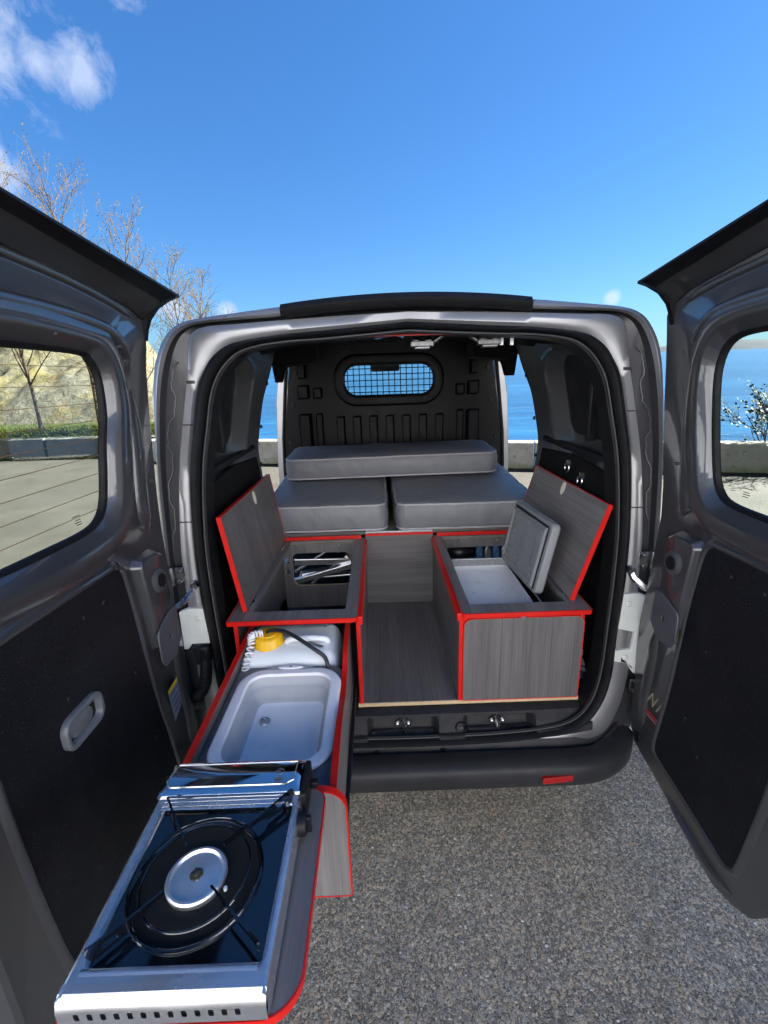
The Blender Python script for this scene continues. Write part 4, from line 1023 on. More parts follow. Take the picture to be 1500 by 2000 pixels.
def locker(side):
    Lf = side == 'L'
    xi, xo = (XL, -.655) if Lf else (XR, .624)
    s = -1 if Lf else 1
    t = thing('storage_locker', 'left grey wood locker with red edges, lid up and drawer pulled out' if Lf else 'right grey wood locker with red edges, lid up and a closed front panel', 'locker', ((xi + xo) / 2, .4, ZF))
    th = .015
    def bx(a, b, y0, y1, z0, z1, mb): x0, x1 = sorted((a, b)); mb.box((x0, y0, z0), (x1, y1, z1)); return mb
    bx(xi, xi + s * th, .002, YB - .001, ZF + .001, .898, MB()).build('inner_side', 'wood_y', t, smooth=0)
    q = MB(); q.prism([(.002, ZF + .001), (YB - .001, ZF + .001), (YB - .001, .898), (.002, .898)], FX(xo), 0, -s * th, [rrect(.30, .62, .52, .68, .03)] if False else ()); q.build('outer_side', 'wood_y', t, smooth=0)
    # red front edges of the sides
    bx(xi, xi + s * .016, -.006, .0018, ZF + .001, .885, MB()).build('edge_strip', 'red', t, bevel=.003)
    bx(xo, xo - s * .016, -.006, .0018, ZF + .001, .885, MB()).build('edge_strip', 'red', t, bevel=.003)
    # batten along the aisle
    bx(xi - s * .010, xi + s * .010, -.018, YB - .002, .878, ZT - .0035, MB()).build('red_batten', 'red', t, bevel=.003)
    # top frame with the hatch
    x0, x1 = sorted((xi + s * .006, xo + s * .012))
    r = [.012, .012, 0, 0]
    if Lf: r = [.004, .022, 0, 0]
    else: r = [.024, .010, 0, 0]
    top = rrect(x0, -.030, x1, YB + .022, r)
    hx0, hx1 = (-.592, -.249) if Lf else (.210, .568)
    hole = rrect(hx0, .040, hx1, .806, .004, 2)
    q = MB(); q.prism(top, FZ(ZT - .015), 0, .015, [hole]); q.build('top_frame', 'wood_y', t, smooth=0)
    # red edging round the front of the top
    rs_ = .006
    run = []
    for p in top:
        if p[1] < YB - .1: run.append(p)
    run = [(x0, YB)] + run + [(x1, YB)]
    q = MB(); edge_ring(q, run, ZT - .0165, ZT + .0006, .0028, .0015); q.build('edge_strip', 'red', t, smooth=35)
    bx(xi + s * .02, xo - s * .02, YB - .006, YB + .004, ZT + .0008, .934, MB()).build('edge_strip', 'red', t, bevel=.002)
    for y in (.06, .40, .72):                                       # red screw caps
        q = MB(); q.lathe([(.0045, 0), (.004, .002), (.0001, .0022)], (xi + s * .024, y, ZT), 10); q.build('screw_cap', 'red', t)
    # back panel
    if Lf:
        c0, c1 = ony(575, 1145, YB - .02), ony(684, 1078, YB - .02)
        h1 = rrect(c0.x, c0.z, c1.x, c1.z, .035, 5)
        sl = [rrect(x, z, x + .022, z + .036, .009, 4) for x, z in ((c0.x - .040, c1.z - .062), (c0.x - .036, c1.z - .125))]
        q = MB(); q.prism([(xo + .016, ZF + .002), (xi - .016, ZF + .002), (xi - .016, .897), (xo + .016, .897)], FY(YB - .016), 0, .014, [h1] + sl, 0, 1)
        q.build('back_panel', ['wood_z', 'ply'], t, smooth=0)
        for px in (584, 662):
            p = ony(px, 1065, YB - .016); q = MB(); q.lathe([(.006, 0), (.005, -.003), (.0001, -.0035)], (p.x, YB - .016, p.z), 10, 'y'); q.build('screw', 'chrome', t)
    else:
        h1 = rrect(.225, .70, .60, .852, .03, 4)
        q = MB(); q.prism([(xi + .016, ZF + .002), (xo - .016, ZF + .002), (xo - .016, .897), (xi + .016, .897)], FY(YB - .016), 0, .014, [h1], 0, 1); q.build('back_panel', ['wood_z', 'ply'], t, smooth=0)
        for px in (893, 970):
            p = ony(px, 1054, YB - .016); q = MB(); q.lathe([(.006, 0), (.005, -.003), (.0001, -.0035)], (p.x, YB - .016, p.z), 10, 'y'); q.build('screw', 'chrome', t)
        q = MB(); fp = rrect(xi + .018, ZF + .006, xo - .004, .880, [.003, .003, .03, .03], 6); q.prism(fp, FY(-.010), 0, .012); q.build('front_panel', 'wood_z', t, smooth=0, bevel=.0015)
        q = MB(); rr_ = fp + [fp[0]]
        edge = MB()
        rows = []
        ip, op = fp, inset(fp, -.0030)
        edge.loft([[(a[0], y, a[1]) for a in ip] for y in ()] or [[(a[0], -.0105, a[1]) for a in ip], [(a[0], -.0115, a[1]) for a in op], [(a[0], .003, a[1]) for a in op]], True); edge.build('edge_strip', 'red', t, smooth=30)
        q = MB(); q.box((xi + .01, -.002, .855), (xo - .002, .002, .898)); q.build('rear_rail', 'red', t, smooth=0)
        p = ony(1024, 1203, -.02); kn = MB(); kn.lathe([(.013, .008), (.013, -.004), (.010, -.012), (.0001, -.013)], (p.x, -.012, p.z), 18, 'y'); kn.build('lock_knob', 'chrome', t, smooth=40)
    # lid
    (bx_, bz), (tx_, tz) = ((-.612, .918), (-.664, 1.280)) if Lf else ((.583, .920), (.690, 1.280))
    ax = Vector((tx_ - bx_, 0, tz - bz)); ln = ax.length; ax.normalize(); nr = Vector((ax.z, 0, -ax.x)) * (1 if Lf else -1)   # towards the aisle
    def LF(u, v, d): p = Vector((bx_, u, bz)) + ax * v - nr * d; return (p.x, p.y, p.z)
    fpx = onp(497, 972, (tx_, 0, tz), nr) if Lf else onp(1100, 953, (tx_, 0, tz), nr)
    fu, fv = fpx.y, (fpx - Vector((bx_, 0, bz))).dot(ax)
    fh = [(fu + .020 * math.cos(k * math.pi / 8), min(fv + .030 * math.sin(k * math.pi / 8), ln - .004)) for k in range(16)]
    lidp = [(.042, .002), (.80, .002), (.80, ln), (.042, ln)]
    q = MB(); q.prism(lidp, LF, 0, .015, (), 0, 0); lid = q.build('lid', 'wood_x' if False else ('wood_z' if Lf else 'wood_y'), t, smooth=0)
    q = MB(); q.prism(fh, LF, -.0006, .004); q.build('finger_hole', 'holecream', lid, smooth=0)
    for a, b in (((.0395, .0), (.0420, ln + .002)), ((.80, .0), (.8025, ln + .002))):
        q = MB(); q.prism([(a[0], a[1]), (b[0], a[1]), (b[0], b[1]), (a[0], b[1])], LF, -.0012, .0165); q.build('edge_strip', 'red', lid, smooth=0)
    q = MB(); q.prism([(.042, ln), (.80, ln), (.80, ln + .0025), (.042, ln + .0025)], LF, -.0012, .0165); q.build('edge_strip', 'red', lid, smooth=0)
    if Lf:
        a = onx(524, 1132, xo + .0155); b = onx(511, 1163, xo + .0155)
        q = MB(); q.prism(smoothpoly([(a.y - .035, a.z + .002), (a.y + .02, a.z + .012), (a.y + .03, a.z - .01), (b.y + .03, b.z - .012), (b.y - .03, b.z - .005), (b.y - .035, b.z + .012)], 4), FX(xo + .0155), 0, .0008); q.build('grip_slot', 'white_plastic', t, smooth=0)
    for y in (.12, .70):
        q = MB(); q.tube([(bx_ + s * -.004, y - .03, ZT + .004), (bx_ + s * -.004, y + .03, ZT + .004)], .004, 6); q.build('lid_hinge', 'chrome', t)
    return t
locker('L'); locker('R')

# ---- cushions
def dense(poly, step=.012):
    out = []
    for i in range(len(poly)):
        a, b = Vector(poly[i]), Vector(poly[(i + 1) % len(poly)]); n = max(1, int((b - a).length / step))
        for k in range(n): q_ = a.lerp(b, k / n); out.append((q_.x, q_.y))
    return out
def cushion(x0, x1, y0, y1, z0, th, slope, lab, seed, roll=0.0):
    t = thing('cushion', lab, 'cushion', ((x0 + x1) / 2, (y0 + y1) / 2, z0), 'grey bed cushions')
    P = dense(rrect(x0, y0, x1, y1, .060, 9)); cx, cy = (x0 + x1) / 2, (y0 + y1) / 2
    def zz(x, y, h): return z0 + h + slope * (y - y0) + roll * (x - x0)
    def wr(x, y, h): return 1.3 * .0026 * noise.noise((x * 16 + seed, y * 16, h * 10)) + .0045 * noise.noise((x * 5 + seed, y * 5, h * 2 + 4)) + .0036 * noise.noise((x * 42 + h * 34, y * 40, h * 9 + seed))
    def ringp(o, h): 
        pp = inset(P, o) if abs(o) < .02 else [(cx + (a - cx) * (1 - o / ((x1 - x0) / 2)), cy + (b - cy) * (1 - o / ((y1 - y0) / 2))) for a, b in P]
        return [(a + wr(a, b, h) * 1.2, b + wr(a + 3, b, h) * 1.2, zz(a, b, h) + wr(a, b + 7, h) * .8) for a, b in pp]
    lv = [(.05, .0), (.012, 0), (.003, .006), (-.002, th * .2), (-.006, th * .4), (-.007, th * .55), (-.005, th * .75), (.001, th - .010), (.006, th - .002), (.012, th + .001), (.04, th + .006), (.09, th + .011), (.16, th + .014), (min(.24, (y1 - y0) / 2 - .03), th + .015)]
    q = MB(); q.loft([ringp(o, h) for o, h in lv], True, True, True); q.build('cover', 'fabric', t, smooth=60)
    for h, o in ((th - .004, .003), (.006, .001)):
        q = MB(); q.tube([(a + wr(a, b, h) * 1.2, b + wr(a + 3, b, h) * 1.2, zz(a, b, h)) for a, b in inset(P, o)], .0052, 6, closed=True); q.build('piping', 'piping', t, smooth=60)
    return t
cushion(-.735, -.074, .842, 1.845, .947, .142, .040, 'left lower grey cushion with one corner rounded beside the gap', 3)
cushion(-.028, .735, .836, 1.845, .945, .142, .045, 'right lower grey cushion next to the open cool box', 9)
cushion(-.690, .630, 1.32, 1.80, 1.132, .128, .030, 'long grey cushion lying across the two lower ones', 14, .010)
# ---- the drawer
zt = .850
dr = thing('kitchen_drawer', 'long grey drawer with red edges pulled out of the left locker as a camp kitchen', 'drawer', (-.41, -.3, .55))
aL, bL = onz(481, 1240, zt), onz(361, 1485, zt); aR, bR = onz(682, 1225, zt), onz(657, 1533, zt)
xLd, xRd, yE = (aL.x + bL.x) / 2, (aR.x + bR.x) / 2, -.690
def dxl(y): return lerp(aL.x, bL.x, (y - aL.y) / (bL.y - aL.y))
def dxr(y): return lerp(aR.x, bR.x, (y - aR.y) / (bR.y - aR.y))
def side(xf, prof, sgn, nm):
    q = MB(); n = len(prof)
    rows = [[(xf(y) + e, y, z) for e in (0, sgn * .014)] + [(xf(y) + sgn * .014, y, .555), (xf(y), y, .555)] for y, z in prof]
    q.loft(rows, True, True, True); q.build(nm, 'wood_y', dr, smooth=0)
    q = MB(); rows = [[(xf(y) - sgn * .0012, y, z - .003), (xf(y) - sgn * .0012, y, z + .0022), (xf(y) + sgn * .0152, y, z + .0022), (xf(y) + sgn * .0152, y, z - .003)] for y, z in prof]
    q.loft(rows, True, True, True); q.build('edge_strip', 'red', dr, smooth=30)
side(dxl, [(.10, zt), (-.2, zt), (yE, zt)], 1, 'left_side')
side(dxr, smoothpoly([(.10, zt), (-.06, zt), (-.13, zt - .004), (-.19, zt - .028), (-.25, zt - .036), (-.33, zt - .034), (-.40, zt - .018), (-.47, zt - .004), (-.55, zt), (yE, zt)], 5, False), -1, 'right_side')
q = MB(); q.box((xLd + .014, yE, .555), (xRd - .014, .10, .567)); q.build('drawer_base', 'wood_y', dr, smooth=0)
pxr = ony(668, 1570, yE - .008).x
fpn = rrect(xLd - .012, .560, pxr + .008, .868, [.003, .003, .05, .05], 7)
q = MB(); q.prism(fpn, FY(yE - .015), 0, .015); q.build('drawer_front', 'wood_z', dr, smooth=0)
q = MB(); op = inset(fpn, -.0028); q.loft([[(a, yE - .0158, b) for a, b in fpn], [(a, yE - .0158, b) for a, b in op], [(a, yE + .001, b) for a, b in op], [(a, yE + .001, b) for a, b in fpn]]); q.build('edge_strip', 'red', dr, smooth=30)
q = MB(); q.box((dxr(-.3) + .002, -.62, .60), (dxr(-.3) + .014, -.02, .625)); q.build('drawer_runner', 'black_plastic', dr, bevel=.002)
# worktop that carries the basin
zb = .812; yb0 = onz(560, 1303, zb).y; yb1 = yE + .002
wt = rrect(dxl(-.4) + .016, yb1, dxr(-.4) - .018, yb0, [0, 0, .045, .004], 6)
bx0, bx1, by0, by1 = onz(430, 1400, zb).x + .012, onz(660, 1372, zb).x + .004, onz(630, 1500, zb).y - .018, yb0 - .022
bas = rrect(bx0 + .012, by0 + .012, bx1 - .012, by1 - .012, .075, 8)
q = MB(); q.prism(wt, FZ(zb - .012), 0, .012, [inset(bas, .004)]); q.build('basin_shelf', 'wood_y', dr, smooth=0)
# ---- basin
bn = thing('washing_basin', 'white and grey folding washing-up basin set in the drawer behind the stove', 'basin', ((bx0 + bx1) / 2, (by0 + by1) / 2, zb))
rimp = rrect(bx0, by0, bx1, by1, .085, 9)
def zl(pl, z): return [(a, b, z) for a, b in pl]
q = MB(); q.loft([zl(inset(rimp, .002), zb + .001), zl(rimp, zb + .005), zl(inset(rimp, .003), zb + .011), zl(inset(rimp, .009), zb + .013), zl(inset(rimp, .030), zb + .012), zl(inset(rimp, .034), zb + .004)]); q.build('rim', 'white_plastic', bn, smooth=60)
zd = zb - .080
q = MB(); q.loft([zl(inset(rimp, .0335), zb + .005), zl(inset(rimp, .035), zb - .020), zl(inset(rimp, .045), zb - .026), zl(inset(rimp, .044), zb - .046), zl(inset(rimp, .054), zb - .053), zl(inset(rimp, .053), zb - .070), zl(inset(rimp, .058), zd + .004)]); q.build('folding_wall', 'basin_grey', bn, smooth=60)
flo = inset(rimp, .058); q = MB(); q.loft([zl(flo, zd + .004), zl(inset(flo, .008), zd + .0005), zl(inset(flo, .016), zd)], True, False, True); q.build('basin_floor', 'white_plastic', bn, smooth=60)
p = onz(517, 1410, zd); dz = MB(); dz.lathe([(.0185, .002), (.0165, .0045), (.0125, .003), (.011, -.001), (.0001, -.001)], (p.x, p.y, zd), 24, cap0=False); dz.build('drain', 'chrome', bn)
dz = MB(); dz.lathe([(.0062, .000), (.0056, .007), (.0001, .008)], (p.x, p.y, zd), 14)
for k in range(3): a = k * 2.094; dz.box((-.010, -.0014, .001), (.010, .0014, .0045), mat=Matrix.Translation((p.x, p.y, zd)) @ Matrix.Rotation(a, 4, 'Z'))
dz.build('drain_plug', 'chrome', bn)
cx = (bx0 + bx1) / 2 - .008
tb = smoothpoly([(cx - .085, by1 - .006), (cx - .045, by1 + .012), (cx, by1 + .016), (cx + .045, by1 + .012), (cx + .085, by1 - .006), (cx + .04, by1 - .016), (cx - .04, by1 - .016)], 5)
q = MB(); q.loft([zl(tb, zb + .004), zl(inset(tb, .002), zb + .012), zl(inset(tb, .006), zb + .013)], True, False, True); q.build('grey_tab', 'basin_grey', bn, smooth=60)
tb2 = [(cx + .042 * math.cos(k * math.pi / 12), by1 + .001 + .010 * math.sin(k * math.pi / 12)) for k in range(24)]
q = MB(); q.loft([zl(tb2, zb + .012), zl(inset(tb2, .001), zb + .0155), zl(inset(tb2, .004), zb + .0165)], True, False, True); q.build('white_grip', 'white_plastic', bn, smooth=60)
q = MB(); q.lathe([(.003, .0155), (.003, .0172), (.0001, .0172)], (cx, by1, zb), 10); q.build('hanging_hole', 'dark', bn)
tb3 = smoothpoly([(bx1 - .004, -.465), (bx1 + .010, -.45), (bx1 + .013, -.41), (bx1 + .010, -.37), (bx1 - .004, -.355)], 5); q = MB(); q.loft([zl(tb3, zb + .002), zl(inset(tb3, .001), zb + .010)], True, True, True); q.build('white_grip', 'white_plastic', bn, smooth=60)

# ---- water can
jc = thing('jerrycan', 'translucent white water can with yellow cap at the back of the drawer', 'water can', (-.42, -.05, .568))
jx0, jx1 = ony(474, 1290, -.10).x, ony(662, 1290, -.10).x
jy0, jy1 = yb0 + .004, .090; jp_ = rrect(jx0, jy0, jx1, jy1, .045, 7); jzt = .872
q = MB(); q.loft([zl(inset(jp_, .015), .568), zl(inset(jp_, .002), .580), zl(jp_, .62), zl(inset(jp_, .003), .70), zl(jp_, .76), zl(inset(jp_, .001), .795), zl(inset(jp_, .009), .822), zl(inset(jp_, .022), .838), zl(inset(jp_, .045), .846), zl(inset(jp_, .06), .848)], True, True, True); q.build('can_body', 'jerry', jc, smooth=60)
q = MB(); hx = lerp(jx0, jx1, .67); q.tube(smoothpoly([(hx - .072, -.06, .842), (hx - .066, -.07, .858), (hx - .04, -.075, .866), (hx, -.076, .868), (hx + .04, -.075, .866), (hx + .066, -.07, .858), (hx + .072, -.06, .842)], 4, False), .0105, 10); q.build('can_handle', 'jerry', jc, smooth=60)
cxp = lerp(jx0, jx1, .255); cyp = -.060
q = MB(); prof = [(.056, .840), (.056, .846), (.053, .850), (.050, .874), (.046, .880), (.034, .882), (.033, .886), (.0001, .887)]
L_ = []
for r_, h in prof:
    ring_ = []
    for k in range(72):
        a = 2 * math.pi * k / 72; rr2 = r_ * (1 + (.022 if (k // 2) % 2 and .848 < h < .878 else 0)); ring_.append((cxp + rr2 * math.cos(a), cyp + rr2 * math.sin(a), h))
    L_.append(ring_)
q.loft(L_, True, True, True); q.build('yellow_cap', 'yellow', jc, smooth=50)
hz = thing('water_hose', 'black hose curving from the yellow cap over the white can', 'hose', (-.4, -.1, .87))
e0 = onz(638, 1300, .822); hp_ = smoothpoly([(cxp, cyp, .884), (cxp + .012, cyp - .010, .898), (cxp + .06, cyp - .022, .902), (lerp(cxp, e0.x, .5), cyp - .048, .893), (lerp(cxp, e0.x, .8), cyp - .085, .868), (e0.x - .008, e0.y + .02, .842), (e0.x + .004, e0.y + .004, .812), (e0.x + .006, e0.y + .006, .76)], 8, False)
q = MB(); q.tube(hp_, .0068, 12); q.build('hose_tube', 'hose', hz, smooth=60)
cc = thing('coiled_cord', 'white coiled cord hanging in front of the yellow cap', 'cord', (-.55, -.13, .86))
c0, c1 = Vector((cxp - .012, cyp - .020, .896)), onz(480, 1300, .822)
path = smoothpoly([tuple(c0), (cxp - .045, cyp - .036, .896), (c1.x + .012, lerp(cyp, c1.y, .55), .872), (c1.x, c1.y, .822), (c1.x - .002, c1.y - .004, .80)], 20, False)
pts = []; NT = 17; tot_ = len(path) - 1
for i in range(NT * 12 + 1):
    f = i / (NT * 12) * tot_; k = min(tot_ - 1, int(f)); pp = Vector(path[k]).lerp(Vector(path[k + 1]), f - k); tg = (Vector(path[k + 1]) - Vector(path[k])).normalized()
    a_ = tg.cross(Vector((0, 1, .3))).normalized(); b_ = tg.cross(a_); an_ = 2 * math.pi * i / 12
    pts.append(pp + (a_ * math.cos(an_) + b_ * math.sin(an_)) * .0105)
q = MB(); q.tube(pts, .0030, 7); q.build('coil', 'white_plastic', cc, smooth=60)

# ---- stove shelf (folds out of the drawer front) and stove
zs2 = .884
f0, f1, f2 = onz(620, 1562, zs2), onz(598, 1900, zs2), onz(520, 1986, zs2)
sf = thing('stove_shelf', 'grey fold-out shelf with red rim carrying the stove', 'shelf', (-.43, -.9, zs2))
xs1 = (f0.x + f1.x) / 2 + .004; xs0 = onz(115, 1960, zs2).x + .010; ys0 = f2.y - .002; ys1 = yE - .020
sp = rrect(xs0, ys0, xs1, ys1, [.012, .055, .030, .006], 8)
q = MB(); q.prism(sp, FZ(zs2 - .015), 0, .015); q.build('shelf_board', 'wood_y', sf, smooth=0)
q = MB(); op = inset(sp, -.003); q.loft([zl(sp, zs2 + .0006), zl(op, zs2 + .0006), zl(op, zs2 - .0158), zl(sp, zs2 - .0158)]); q.build('edge_strip', 'red', sf, smooth=35)
q = MB(); q.box((xs0 + .05, ys1 - .03, zs2 - .030), (xs1 - .05, ys1 + .004, zs2 - .0162)); q.build('shelf_bracket', 'chrome', sf, bevel=.002)
zt2 = .950
A, B_, C_, D_ = onz(345, 1492, zt2), onz(602, 1488, zt2), onz(112, 1930, zt2), onz(518, 1928, zt2)
sx0, sx1, sy1, sy0 = (A.x + C_.x) / 2 - .006, (B_.x + D_.x) / 2 - .002, (A.y + B_.y) / 2, (C_.y + D_.y) / 2 - .008
print('stove', sx0, sx1, sy0, sy1, 'shelf', xs0, xs1, ys0, ys1, 'basin', bx0, bx1, by0, by1, 'drawer', xLd, xRd)
sw, sl3 = sx1 - sx0, sy1 - sy0
stv = thing('gas_stove', 'portable single burner gas stove of polished steel with black enamel tray', 'stove', ((sx0 + sx1) / 2, (sy0 + sy1) / 2, zs2))
ycov = onz(322, 1553, zt2).y                                        # where the cartridge cover ends
tz = zt2 - .012                                                     # height of the deck
tray = rrect(sx0 + .024, onz(330, 1880, tz).y, sx1 - .016, onz(450, 1572, tz).y, .004, 3)
# body: deck with rolled front, slotted front face
b = MB(); prof = [(sy0 + .006, zs2 + .008), (sy0 + .001, zs2 + .012), (sy0, tz - .020), (sy0 + .004, tz - .008), (sy0 + .012, tz - .001), (sy0 + .022, tz)]
front = [[(x, y, z) for y, z in prof] for x in (sx0 + .001, sx1 - .001)]
# front face with slots: prism with holes up to the roll
nsl = 13; holes = []
for i in range(nsl):
    x = lerp(sx0 + .028, sx1 - .040, i / (nsl - 1)); holes.append(rrect(x - .0038, zs2 + .020, x + .0038, zs2 + .033, .002, 2))
b.prism([(sx0 + .001, zs2 + .008), (sx1 - .001, zs2 + .008), (sx1 - .001, tz - .020), (sx0 + .001, tz - .020)], FY(sy0), 0, .0012, holes)
b.loft([[(x, y, z) for y, z in prof[2:]] for x in (sx0 + .001, sx1 - .001)], False)
# deck around the tray, with a pressed step
deck = [(sx0 + .006, sy0 + .022), (sx1 - .006, sy0 + .022), (sx1 - .006, ycov + .002), (sx0 + .006, ycov + .002)]
b.prism(deck, FZ(tz - .001), 0, .001, [inset(tray, -.006)])
st1, st2 = inset(tray, -.006), inset(tray, -.0015)
b.loft([zl(st1, tz), zl(st1, tz - .003), zl(st2, tz - .0034), zl(tray, tz - .006)])
for x, e in ((sx0, 1), (sx1, -1)):
    b.loft([[(x + e * .006, y, tz), (x + e * .002, y, tz - .002), (x, y, tz - .008), (x, y, zs2 + .008)] for y in (sy0 + .004, sy1)], False)
b.box((sx0, sy1 - .0015, zs2 + .008), (sx1, sy1, tz + .001))
b.build('stove_body', 'steel', stv, smooth=35)
q = MB(); q.box((sx0 + .004, sy0 + .004, zs2 + .006), (sx1 - .004, sy1 - .004, zs2 + .045)); q.build('stove_inside', 'dark', stv, smooth=0)
for x in (sx0 + .03, sx1 - .03):
    for y in (sy0 + .03, sy1 - .03): q = MB(); q.lathe([(.010, 0), (.012, .008)], (x, y, zs2 + .0006), 10); q.build('rubber_foot', 'rubber', stv)
# pressed lines of the deck
for yy, h in ((sy0 + .034, .0016), (ycov - .010, .002), (ycov - .020, .002)):
    q = MB(); q.loft([[(x, yy + a * .0045, tz + .0003 + c_ * h) for a, c_ in ((-1, 0), (-.4, 1), (.4, 1), (1, 0))] for x in (sx0 + .018, sx1 - .018)], False); q.build('pressed_line', 'steel', stv, smooth=50)
# cartridge cover
cv = MB(); cp_ = rrect(sx0 + .001, ycov, sx1 - .002, sy1 + .002, .006, 3)
rows = []
pro = [(ycov, tz + .001), (ycov + .001, tz + .008), (ycov + .006, zt2 + .002), (ycov + .014, zt2 + .006), (lerp(ycov, sy1, .5), zt2 + .009), (sy1 - .010, zt2 + .007), (sy1 + .001, zt2 + .002), (sy1 + .003, tz)]
xsn = [sx0 + .001, sx0 + .003, sx0 + .010, sx0 + .018, lerp(sx0, sx1, .5), sx1 - .02, sx1 - .012, sx1 - .005, sx1 - .003]
for i, x in enumerate(xsn):
    e = {0: -.012, 1: -.004, len(xsn) - 1: -.012, len(xsn) - 2: -.004}.get(i, 0)
    rows.append([(x, y, max(tz, z + (e if 1 < j < 7 else 0))) for j, (y, z) in enumerate(pro)])
cv.loft(rows, False); cv.build('cartridge_cover', 'mirror_steel', stv, smooth=30)
emb = [(sx0 + .022, ycov + .012), (sx1 - .034, ycov + .012), (sx1 - .018, ycov + .020), (sx1 - .016, sy1 - .008), (sx0 + .020, sy1 - .008), (sx0 + .012, ycov + .022)]
def cz(y): 
    for (a, c_), (d_, e_) in zip(pro, pro[1:]):
        if a <= y <= d_: return lerp(c_, e_, (y - a) / max(1e-6, d_ - a))
    return zt2
de = dense(emb, .01); q = MB(); q.tube([(x, y, cz(y) + .0004) for x, y in de], .0016, 5, closed=True); q.build('pressed_line', 'steel', stv, smooth=60)
# warning print on the cover: small flame mark and text lines
mk = onz(548, 1508, zt2 + .008); q = MB()
q.tube([(mk.x + .008 * math.cos(k * math.pi / 6), mk.y + .008 * math.sin(k * math.pi / 6), cz(mk.y) + .0008) for k in range(12)], .0006, 4, closed=True)
q.tube([(mk.x - .004, mk.y - .004, cz(mk.y) + .0012), (mk.x, mk.y + .005, cz(mk.y) + .0012), (mk.x + .004, mk.y - .004, cz(mk.y) + .0012)], .0006, 4)
for i in range(3): q.box((mk.x - .010, mk.y - .014 - i * .004, cz(mk.y - .013) + .0006), (mk.x + .012 - i * .004, mk.y - .0125 - i * .004, cz(mk.y - .013) + .0010))
q.build('warning_mark', 'grey_plastic', stv, smooth=0)
# tray: black enamel with a round well
tx0, tx1, ty0, ty1 = tray[0][0], max(p[0] for p in tray), min(p[1] for p in tray), max(p[1] for p in tray)
ccx, ccy = onz(386, 1718, tz - .01).x, onz(386, 1718, tz - .01).y
wr_, wl_ = (onz(519, 1720, tz).x - onz(254, 1735, tz).x) / 2 * .98, 0
print('burner', ccx, ccy, 'well r', wr_, 'tray', tx0, tx1, ty0, ty1)
wr_ = min(wr_, .118)
e = MB(); circ = [(ccx + wr_ * math.cos(2 * math.pi * k / 72), ccy + wr_ * math.sin(2 * math.pi * k / 72)) for k in range(72)]
circ = [(min(max(x, tx0 + .003), tx1 - .003), min(max(y, ty0 + .003), ty1 - .003)) for x, y in circ]
e.prism(inset(tray, .0005), FZ(tz - .0075), 0, .001, [circ])
rings = [(1.0, -.0066), (.975, -.0050), (.95, -.0062), (.90, -.014), (.78, -.021), (.64, -.024), (.62, -.0225), (.60, -.0245), (.44, -.027), (.42, -.026)]
e.loft([[(ccx + (x - ccx) * f, ccy + (y - ccy) * f, tz + h) for x, y in circ] for f, h in rings], True, False, True)
e.build('drip_tray', 'enamel', stv, smooth=50)
rg_ = MB(); rg_.tube([(ccx + wr_ * .97 * math.cos(2 * math.pi * k / 64), ccy + wr_ * .97 * math.sin(2 * math.pi * k / 64), tz - .0035) for k in range(64)], .003, 8, closed=True); rg_.build('tray_ring', 'enamel', stv)
rg_ = MB(); rg_.tube([(ccx + wr_ * .80 * math.cos(2 * math.pi * k / 64), ccy + wr_ * .80 * math.sin(2 * math.pi * k / 64), tz + .004) for k in range(64)], .0022, 8, closed=True)
rg_.build('wind_ring', 'enamel', stv)
# burner
bu = MB(); bu.lathe([(.046, -.028), (.047, -.012), (.049, -.008), (.0495, .000), (.047, .003), (.043, .0035), (.040, -.001), (.011, .002), (.010, -.003), (.0001, -.005)], (ccx, ccy, tz), 48, cap0=False); bu.build('burner_cup', 'burner', stv, smooth=40)
bu = MB()
for k in range(28): a = 2 * math.pi * k / 28; bu.box((.0455, -.0016, .0035), (.0488, .0016, .0052), mat=Matrix.Translation((ccx, ccy, tz - .004)) @ Matrix.Rotation(a, 4, 'Z'))
bu.build('flame_ports', 'burner', stv, smooth=0)
bu = MB()
for k in range(4): bu.box((.002, -.002, -.004), (.011, .002, .0040), mat=Matrix.Translation((ccx, ccy, tz)) @ Matrix.Rotation(k * math.pi / 2 + .4, 4, 'Z'))
bu.lathe([(.005, -.005), (.005, .005), (.0001, .006)], (ccx, ccy, tz), 12); bu.build('burner_nozzle', 'brass', stv)
bu = MB(); bu.tube([(ccx + .052, ccy - .02, tz - .02), (ccx + .053, ccy - .018, tz - .004)], .003, 8); bu.box((ccx + .046, ccy - .026, tz - .024), (ccx + .062, ccy - .010, tz - .018)); bu.build('igniter', 'white_plastic', stv)
# pan supports
for k, (cxn, cyn) in enumerate(((tx0 + .004, ty0 + .006), (tx1 - .006, ty0 + .008), (tx1 - .004, ty1 + .002), (tx0 + .010, ty1 - .004))):
    d = Vector((cxn - ccx, cyn - ccy)); Lg = d.length; d.normalize(); w2 = Vector((-d.y, d.x))
    ps = MB(); thick = .0019
    def PS(u, v, dd): p = Vector((ccx, ccy)) + d * u + w2 * dd; return (p.x, p.y, tz + v + .006)
    if k in (0, 2):
        ps.prism([(.052, .010), (.052, .017), (Lg - .045, .017), (Lg + .006, .022), (Lg + .008, .012), (Lg + .002, -.006), (Lg - .05, -.006), (Lg - .058, .004), (.075, .009)], PS, -thick, thick, [rrect(Lg - .034, .0005, Lg - .012, .011, .002, 3)])
    else:
        ps.prism([(.050, .010), (.050, .0165), (Lg - .02, .0165), (Lg + .004, .020), (Lg + .004, .012), (Lg - .03, .010), (.07, .0095)], PS, -thick, thick)
        ps.tube([PS(Lg - .004, .015, 0), PS(Lg + .002, -.004, 0)], .0018, 6)
    ps.build('pan_support', 'enamel', stv, smooth=0)
